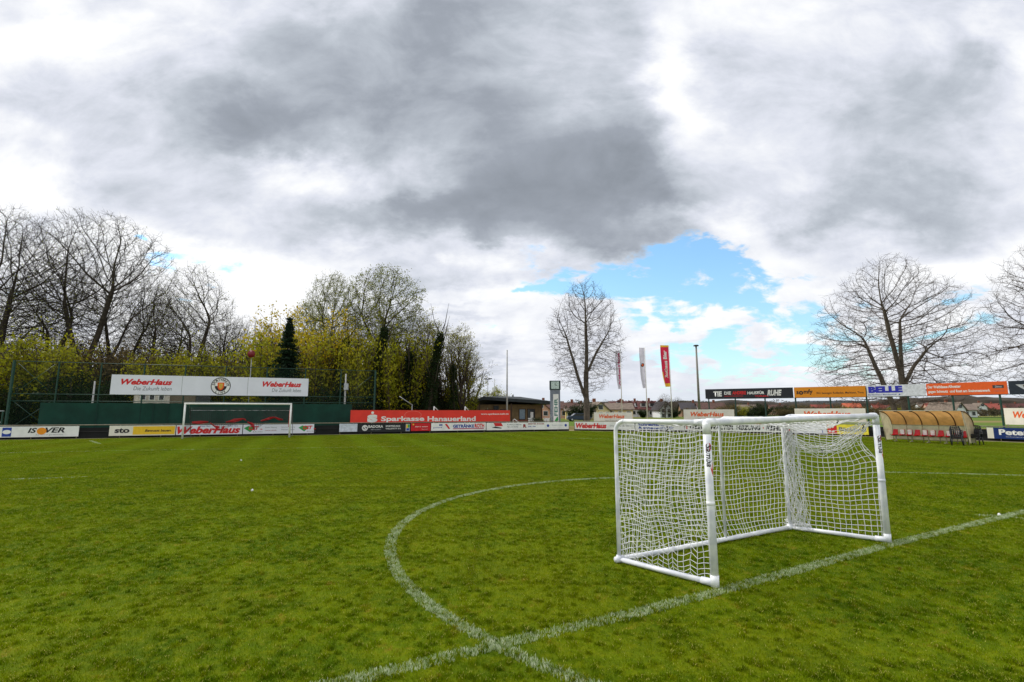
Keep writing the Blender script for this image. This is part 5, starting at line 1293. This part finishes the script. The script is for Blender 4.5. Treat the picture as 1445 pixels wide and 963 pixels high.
setlab(oA, 'largest bare tree of the wood, fan-shaped, rising left of the long banner'); fit(oA, 303, Ya)
oB = PB.build('bare_tree', put(258, 58), BARK, TWIGD, LOL, 2600, .07, .22); setlab(oB, 'bare tree with small bluish top rising above the long white banner'); fit(oB, 377, 58)
oC = PC.build('budding_tree', put(537, 57), BARK, TWIGD, LOL, 14000, .085, .20); setlab(oC, 'tall broad-crowned tree with olive buds, highest right of the fir'); fit(oC, 379, 57)
oD = PD.build('slender_tree', put(652, 56), BARK, TWIG, LYG, 2200, .075, .25, lfilter=lambda v: v.z > 5); setlab(oD, 'slender many-stemmed tree at the right end of the wood'); fit(oD, 458, 56)
def cp(src, h0, px, Y, top, rz, lab, sx_=1.):
    k = hgt(top, Y) / topz(src); return dup(src, put(px, Y), R(rz), lab, (k * sx_, k * sx_, k))
cp(oA, 24.5, -22, 54, 300, 130, 'big bare tree cut off by the left edge of the photo')
cp(oB, 20.2, 52, 58, 365, 60, 'leaning bare tree between the left edge and the largest bare tree', 1.1)
cp(oA, 24.5, 158, 62, 372, 250, 'bare tree close behind the right of the largest bare tree', .8)
cp(oB, 20.2, 12, 64, 392, 200, 'dark bare tree above the yellow bushes at the left edge')
cp(oB, 20.2, 205, 62, 408, 300, 'bare tree above the left WeberHaus text of the banner', .9)
cp(oA, 24.5, 228, 66, 418, 20, 'thin bare tree between two taller ones above the banner', .75)
cp(oB, 20.2, 305, 64, 436, 100, 'shorter bare tree above the round crest of the banner', .95)
cp(oA, 24.5, 340, 68, 448, 210, 'low bare tree left of the round red sign', .8)
cp(oB, 20.2, 375, 70, 458, 330, 'low bare tree directly behind the round red sign', .8)
cp(oC, 22., 462, 60, 388, 80, 'dark-crowned tree with knobbly twigs between fir and broad-crowned tree', .72)
cp(oC, 22., 430, 66, 425, 190, 'smaller crooked tree just right of the fir top', .6)
cp(oA, 24.5, 520, 64, 420, 40, 'bare tree mixed into the left of the broad-crowned tree', .7)
cp(oB, 20.2, 580, 60, 432, 140, 'bare tree below the right side of the broad crown', .7)
cp(oD, 15.2, 612, 57, 448, 120, 'slender pale-twigged tree over the word Hanauerland')
cp(oD, 15.2, 590, 60, 440, 240, 'slender tree leaning left over the red banner middle')
cp(oD, 15.2, 634, 59, 456, 300, 'slender tree with light twigs behind the white goal frame', .9)
cp(oD, 15.2, 664, 60, 470, 60, 'slender tree with yellow-green buds nearest the clubhouse', 1.0)
cp(oD, 15.2, 555, 62, 452, 10, 'slender tree over the word Sparkasse', .9)

# ivy-clad trunks
def ivy(seed, h, rad):
    r = random.Random(seed); o = thing('ivy_tree', 'x', 'tree'); mb = MB(); pts = [Vector((0, 0, 0))]; d = Vector((r.uniform(-.06, .06), 0, 1))
    for i in range(10): d = (d + Vector((r.gauss(0, .04), r.gauss(0, .04), 0))).normalized(); pts.append(pts[-1] + d * h / 10)
    mb.tube(pts, [.24 * (1 - .07 * i) for i in range(11)], 8)
    for i in range(14): q = pts[4 + i % 7]; a = r.uniform(0, 6.28); mb.tube([q, q + Vector((math.cos(a) * .8, math.sin(a) * .8, 1.2)), q + Vector((math.cos(a) * 1.3, math.sin(a) * 1.3, 3.0))], [.06, .04, .012], 4)
    mb.build('trunk', BARK, o); mb = MB()
    for _ in range(3600):
        u = r.random() ** .8; k = min(9, int(u * 10)); q = pts[k].lerp(pts[k + 1], u * 10 - k); a = r.uniform(0, 6.28); w = rad * (.55 + .6 * mn.noise(Vector((u * 6, a, seed))) + .5) * (1.15 - .7 * u) * r.random() ** .4
        leaf_quad(mb, q + Vector((math.cos(a) * w, math.sin(a) * w, r.gauss(0, .15))), r.uniform(.07, .14), r)
    mb.build('ivy', LDK, o); return o
iv = ivy(7, 9.5, .75); iv.location = put(472, 52); iv['label'] = 'thick ivy-covered trunk left, under the golden bush, right of the banner end'
for px, Y, s_, lb in ((484, 54, .9, 'ivy-covered trunk next to the right end of the green screen'), (526, 51, 1.12, 'widest ivy-covered trunk beside the last green fence post'), (540, 55, .8, 'ivy-covered trunk just right of the last green fence post'), (572, 53, .85, 'ivy-covered trunk beside the pole with the slanting arm'),
                      (604, 52, 1.05, 'tall dark ivy-covered trunk left of the white goal frame'), (590, 56, .9, 'ivy-covered trunk over the middle of the red banner'), (641, 54, .72, 'short ivy-covered trunk behind the white goal frame'), (560, 58, .95, 'ivy-covered trunk in the second row over the word Sparkasse'), (618, 57, .85, 'ivy-covered trunk in the second row over the word Hanauerland'), (505, 57, .9, 'ivy-covered trunk between the pale box pole and the last fence post')):
    dup(iv, put(px, Y), R(px * 13 % 360), lb, s_)

# bushes
def bush(name, seed, w, h, leaf, n, lsize, stems=16, z0=.1, brown=TWIG, dens=3):
    r = random.Random(seed); o = thing(name, 'x', 'bush'); tw = MB(); lv = MB(); tips = []
    for _ in range(stems):
        a = r.uniform(0, 6.28); sp = r.random() ** .6; d = Vector((math.cos(a) * sp * w / h * .55, math.sin(a) * sp * w / h * .55, 1)).normalized(); p = Vector((math.cos(a) * sp * w * .12, math.sin(a) * sp * w * .12, 0)); L = h * r.uniform(.75, 1.0) * (1.06 - .25 * sp); pts = [p]
        for i in range(6): d = (d + Vector((r.gauss(0, .09), r.gauss(0, .09), .02))).normalized(); pts.append(pts[-1] + d * L / 6)
        tw.tube(pts, [.05 - .006 * i for i in range(7)], 4, cap=False)
        for i in range(1, 7):
            for _2 in range(dens):
                q = pts[i - 1].lerp(pts[i], r.random()); e = (d * .5 + Vector((r.gauss(0, .7), r.gauss(0, .7), r.gauss(.25, .4)))).normalized(); l_ = L * r.uniform(.10, .24); q2 = q + e * l_ * .5; q3 = q2 + (e + Vector((r.gauss(0, .25), r.gauss(0, .25), .2))).normalized() * l_ * .5
                tw.tube([q, q2, q3], [.018, .013, .008], 3, cap=False); tips += [q2, q3, q3]
    for _ in range(n):
        c = r.choice(tips); c = c + Vector((r.gauss(0, .22), r.gauss(0, .22), r.gauss(0, .2)))
        if c.z < z0: continue
        leaf_quad(lv, c, lsize * r.uniform(.6, 1.5), r)
    tw.build('stems', brown, o); lv.build('foliage', leaf, o); return o
b1 = bush('flowering_bush', 3, 6.5, 7.4, LYG, 7000, .095, 22, dens=5)
b2 = bush('golden_bush', 5, 4.6, 9.6, LYO, 8500, .10, 20, dens=5)
b3 = bush('thicket_bush', 9, 6.0, 5.2, LBR, 5000, .09, 30, dens=6, brown=TWIGD)
b4 = bush('dark_bush', 13, 5.0, 4.6, LDK, 7500, .10, 18, dens=4)
def place(src, px, Y, top, rz, lab, h0, sx_=1., first=False):
    k = hgt(top, Y) / (topz(src) * .97)
    if first: src.location = put(px, Y); src.scale = (k * sx_, k * sx_, k); src['label'] = lab; return src
    return dup(src, put(px, Y), R(rz), lab, (k * sx_, k * sx_, k))
place(b1, 40, 46, 474, 0, 'yellow-green bush behind the left bay of the green fence', 7.4, 1., True)
place(b1, -25, 45, 470, 70, 'yellow-green bush cut off by the left edge of the photo', 7.4)
place(b1, 86, 48, 498, 140, 'yellow-green bush beside the short pale grey pole', 7.4, .8)
place(b1, 212, 50, 502, 40, 'yellow-green bush above the left third of the long banner', 7.4, .8)
place(b1, 262, 52, 492, 200, 'yellow-green bush above the banner, left of the crest', 7.4, .8)
place(b1, 318, 54, 506, 300, 'loose yellow-green bush above the round crest', 7.4, .9)
place(b1, 372, 50, 476, 100, 'tall yellow-green bush between the red sign and the fir', 7.4, .8)
place(b1, 432, 52, 470, 250, 'tall yellow-green bush just right of the fir', 7.4, .8)
place(b2, 474, 54, 446, 0, 'golden-orange bush over the ivy-covered trunks', 9.6, 1., True)
place(b2, 400, 57, 440, 90, 'yellow bush right behind the fir top', 9.6, 1.2)
place(b1, 556, 53, 468, 20, 'yellow-green bush under the broad-crowned tree', 7.4, .8)
place(b1, 512, 51.5, 474, 20, 'yellow-green bush left of the last green fence post', 7.4, .6)
place(b1, 590, 60, 492, 220, 'yellow-green bush among the ivy trunks', 7.4, .7)
place(b1, 652, 58, 530, 20, 'small yellow-green bush left of the clubhouse roof', 7.4, .8)
place(b1, 700, 90, 548, 120, 'far low yellow-green bush behind the clubhouse roof', 7.4, 1.)
place(b3, 130, 52, 492, 0, 'brown leafless thicket below the largest bare tree', 5.2, 1., True)
for px, Y, tp_, lb in ((10, 50, 505, 'brown thicket at the left edge behind the fence'), (165, 54, 498, 'brown thicket behind the left end of the banner'), (235, 56, 505, 'brown thicket above the changing rooms'), (290, 56, 508, 'brown thicket behind the banner, left of the crest'), (345, 56, 510, 'brown thicket below the round red sign'), (455, 57, 500, 'brown thicket right of the fir'),
                        (510, 58, 495, 'brown thicket left of the last fence post, second row'), (545, 59, 490, 'brown thicket behind the start of the red banner'), (580, 61, 516, 'brown thicket in the middle of the red banner'), (615, 61, 542, 'brown thicket behind the white goal frame'), (645, 62, 550, 'low brown thicket left of the parked van'), (75, 56, 495, 'brown thicket behind the yellow bushes on the left')):
    place(b3, px, Y, tp_, px * 11 % 360, lb, 5.2)
place(b4, 100, 46, 530, 0, 'dark evergreen bush between the second and third green post', 4.6, 1., True)
for px, Y, tp_, lb in ((22, 44, 545, 'dark evergreen bush inside the crossed braces of the first bay'), (60, 47, 538, 'dark evergreen bush beside the second green post'), (150, 48, 540, 'dark evergreen bush at the left end of the banner'), (350, 52, 552, 'dark evergreen bush below the middle of the banner'), (420, 52, 550, 'dark evergreen bush below the right end of the banner'),
                        (455, 50, 548, 'dark evergreen bush above the right part of the screen'), (500, 51, 552, 'dark evergreen bush behind the start of the red banner'), (550, 53, 556, 'dark evergreen bush behind the word Sparkasse'), (595, 54, 558, 'dark evergreen bush behind the word Hanauerland'), (635, 56, 566, 'low dark evergreen bush inside the white goal frame')):
    place(b4, px, Y, tp_, px * 17 % 360, lb, 4.6)
# village bushes
for src, h0, lst in ((b4, 4.6, ((820, 110, 567, 'dark rounded evergreen right behind the tall bare tree trunk'), (1010, 190, 572, 'dark bush left of the tan bushes'), (1075, 170, 570, 'dark evergreen under the third green post of the high boards'), (1060, 160, 578, 'low dark bush above the green meadow'),
                                (1210, 230, 575, 'dark bush in front of the orange-roofed house'), (1340, 180, 575, 'dark bush left of the white gabled house'), (1300, 200, 577, 'dark bush behind the dugout middle'), (1405, 230, 577, 'dark bush under the deep orange board'), (1435, 200, 576, 'dark bush at the right edge behind the cream board'), (908, 150, 578, 'dark bush before the terrace houses'), (950, 150, 576, 'dark bush right of the white gable house'), (1110, 180, 572, 'dark bush right of the tan house'), (1150, 200, 576, 'dark bush left of the red-roofed house'))),
                     (b3, 5.2, ((1030, 150, 571, 'tan round bush under the black high board'), (1130, 190, 571, 'brown bush under the left end of the orange somfy board'), (1180, 200, 571, 'brown bush under the right half of the orange somfy board'), (1105, 170, 577, 'low brown bush over the meadow'), (1225, 170, 573, 'brown bush right of the orange-roofed house'), (1290, 170, 573, 'brown bush right of the twin trunk'), (1275, 180, 571, 'brown bush behind the twin trunks'), (1318, 230, 574, 'brown bush over the dugout roof'), (1365, 240, 574, 'brown bush behind the white annexe'), (1388, 200, 578, 'low brown hedge under the deep orange board'), (1430, 180, 577, 'brown bush under the slate board'), (975, 130, 576, 'brown bush before the dark barn-like house'), (1250, 160, 577, 'low brown bush left of the dugout'))),
                     (b1, 7.4, ((1018, 140, 577.5, 'small golden bush under the black high board'), (1046, 150, 573, 'pale olive bush beside the tan bush'), (1195, 190, 575, 'olive bush left of the orange-roofed house'), (1325, 170, 577, 'olive bush above the dugout roof'), (1262, 170, 575, 'olive bush left of the twin trunk'), (740, 90, 572, 'olive bush seen past the clubhouse roof edge')))):
    for px, Y, tp_, lb in lst: place(src, px, Y, tp_, px * 23 % 360, lb, h0, 1.6)
q = put(756, 54); hd = bush('small_hedge', 21, 1.6, 1.15, LDK, 2500, .05, 14); hd.location = q; hd.scale = (1.1, 1, 1); hd['label'] = 'small dark hedge between the two white boxes'; hd['category'] = 'hedge'

# fir
r = random.Random(77); Yf = 48.; h = hgt(447, Yf); fir = thing('fir_tree', 'dark narrow conical fir above the right end of the long banner', 'tree', put(400, Yf))
mb = MB(); mb.tube([(0, 0, 0), (0, 0, h)], [.2, .02], 8); mb.build('trunk', BARK, fir)
mb = MB(); tb = MB()
for k in range(84):
    z = h * (.06 + .94 * k / 84); z += r.uniform(-.2, .2); rad = 3.1 * max(0, 1 - z / h) ** .98 + .04
    for j in range(8):
        a = r.uniform(0, 6.28); L = rad * r.uniform(.55, 1.25); e = Vector((math.cos(a), math.sin(a), 0)); p = Vector((0, 0, z))
        for s_ in range(26): u = (s_ + 1) / 26; c = p + e * L * u + Vector((0, 0, -.42 * L * u + .22 * L * u * u + r.gauss(0, .05))) + Vector((-e.y, e.x, 0)) * r.gauss(0, .12 + .1 * (1 - u)); leaf_quad(mb, c, r.uniform(.08, .16) * (.4 + .6 * min(1, rad)), r)
        tb.tube([p, p + e * L * .8 + Vector((0, 0, -.2 * L))], [.03, .01], 3, cap=False)
mb.build('needles', LFIR, fir); tb.build('branches', BARK, fir)

# deep background of the wood: countless stems and twigs behind the named trees
r = random.Random(99); mb = MB(); lf = MB()
for _ in range(1500):
    px = r.uniform(-60, 690); Y = r.uniform(63, 82); q = put(px, Y); top = (484 + 24 * mn.noise(Vector((px * .02, 1, 0))) if px < 570 else 488 + (px - 570) * .9) + r.uniform(-4, 60)
    if px > 580 and r.random() < .78: continue
    h_ = hgt(top, Y)
    lx = r.gauss(0, .08); pts = [q, q + Vector((lx * h_ * .5, 0, h_ * .5)), q + Vector((lx * h_ * 1.3, 0, h_))]; rr = r.uniform(.03, .11); mb.tube(pts, [rr, rr * .7, .02], 3, cap=False)
    for k in range(10):
        u = r.uniform(.25, 1); p = pts[0].lerp(pts[2], u); e = Vector((r.gauss(0, .7), 0, r.uniform(.3, 1.2))).normalized(); l_ = r.uniform(.6, 2.6); mb.tube([p, p + e * l_ * .5, p + e * l_ + Vector((0, 0, .2 * l_))], [.035, .025, .012], 3, cap=False)
for _ in range(16000):
    px = r.uniform(-60, 700); Y = r.uniform(60, 82); cl = mn.noise(Vector((px * .03, Y * .05, 3)))
    z = r.uniform(0, 1) ** 1.3 * (7.0 + 3 * cl) * (1 if px < 580 else max(.2, 1 - (px - 580) / 80)); q = put(px, Y); leaf_quad(lf, q + Vector((0, 0, z)), r.uniform(.10, .24), r)
k0 = len(mb.v); mb.add(lf.v, lf.f, 1)
tag(mb.build('undergrowth', [TWIGD, LBR]), 'dense undergrowth and thin stems filling the wood behind the green screen', 'undergrowth', kind='stuff')
# hedge line and scrub at the foot of the village
mb = MB()
for _ in range(60000):
    px = r.uniform(800, 1480); Y = r.choice((192, 245, 300, 350, 590)) + r.uniform(-12, 12); a = .5 + .5 * mn.noise(Vector((px * .035, Y * .02, 8))); b_ = .5 + .5 * mn.noise(Vector((px * .15, Y * .02, 18))); hh = (1.6 + 8.5 * a * b_) * (Y / 270) if Y < 500 else (9 + 9 * a)
    q = put(px, Y); leaf_quad(mb, q + Vector((0, 0, hh * r.random())), r.uniform(.18, .42) * Y / 250, r)
SCR = leafmat('scrub', srgb(72, 66, 52), srgb(92, 86, 60), srgb(50, 48, 42))
tag(mb.build('scrub', SCR), 'hazy brown hedges and scrub between the village houses', 'scrub', kind='stuff')

# ------------------------------------------------------------------ small things on the grass
for (px, py, lb, s_) in ((1410, 727.5, 'white painted plug on the long line at the right', .028), (356, 692.5, 'small white scrap lying on the left of the pitch', .026), (340, 650.5, 'tiny white scrap nearer the far goal', .04)):
    q = gnd(px, py); r_ = random.Random(int(px)); mb = MB(); N = 9
    ring = [(q.x * 0 + s_ * r_.uniform(.7, 1.2) * math.cos(2 * math.pi * i / N), s_ * r_.uniform(.6, 1.1) * math.sin(2 * math.pi * i / N), .012 + r_.uniform(0, .02)) for i in range(N)]
    mb.add(ring + [(0, 0, .045)] + [(x, y, -.01) for x, y, z in ring], [(i, (i + 1) % N, N) for i in range(N)] + [(i, N + 1 + i, N + 1 + (i + 1) % N, (i + 1) % N) for i in range(N)], 0, True)
    o = mb.build('paper_scrap', WPAINT); o.location = q; tag(o, lb, 'scrap')
# grey utility box at the far left edge
q = put(3, 37.2); o = thing('fence_gate', 'small green gate with pale top bar at the left edge', 'gate', q)
mb = MB(); mb.box((0, 0, .95), (.08, .08, 1.9)); mb.box((-1.0, 0, .95), (.08, .08, 1.9)); mb.build('fence_post', GRNP, o)
mb = MB(); mb.box((-.5, 0, 1.92), (1.1, .07, .06)); mb.box((-.5, 0, 1.1), (1.0, .05, .05)); mb.build('rail', LGREY, o)
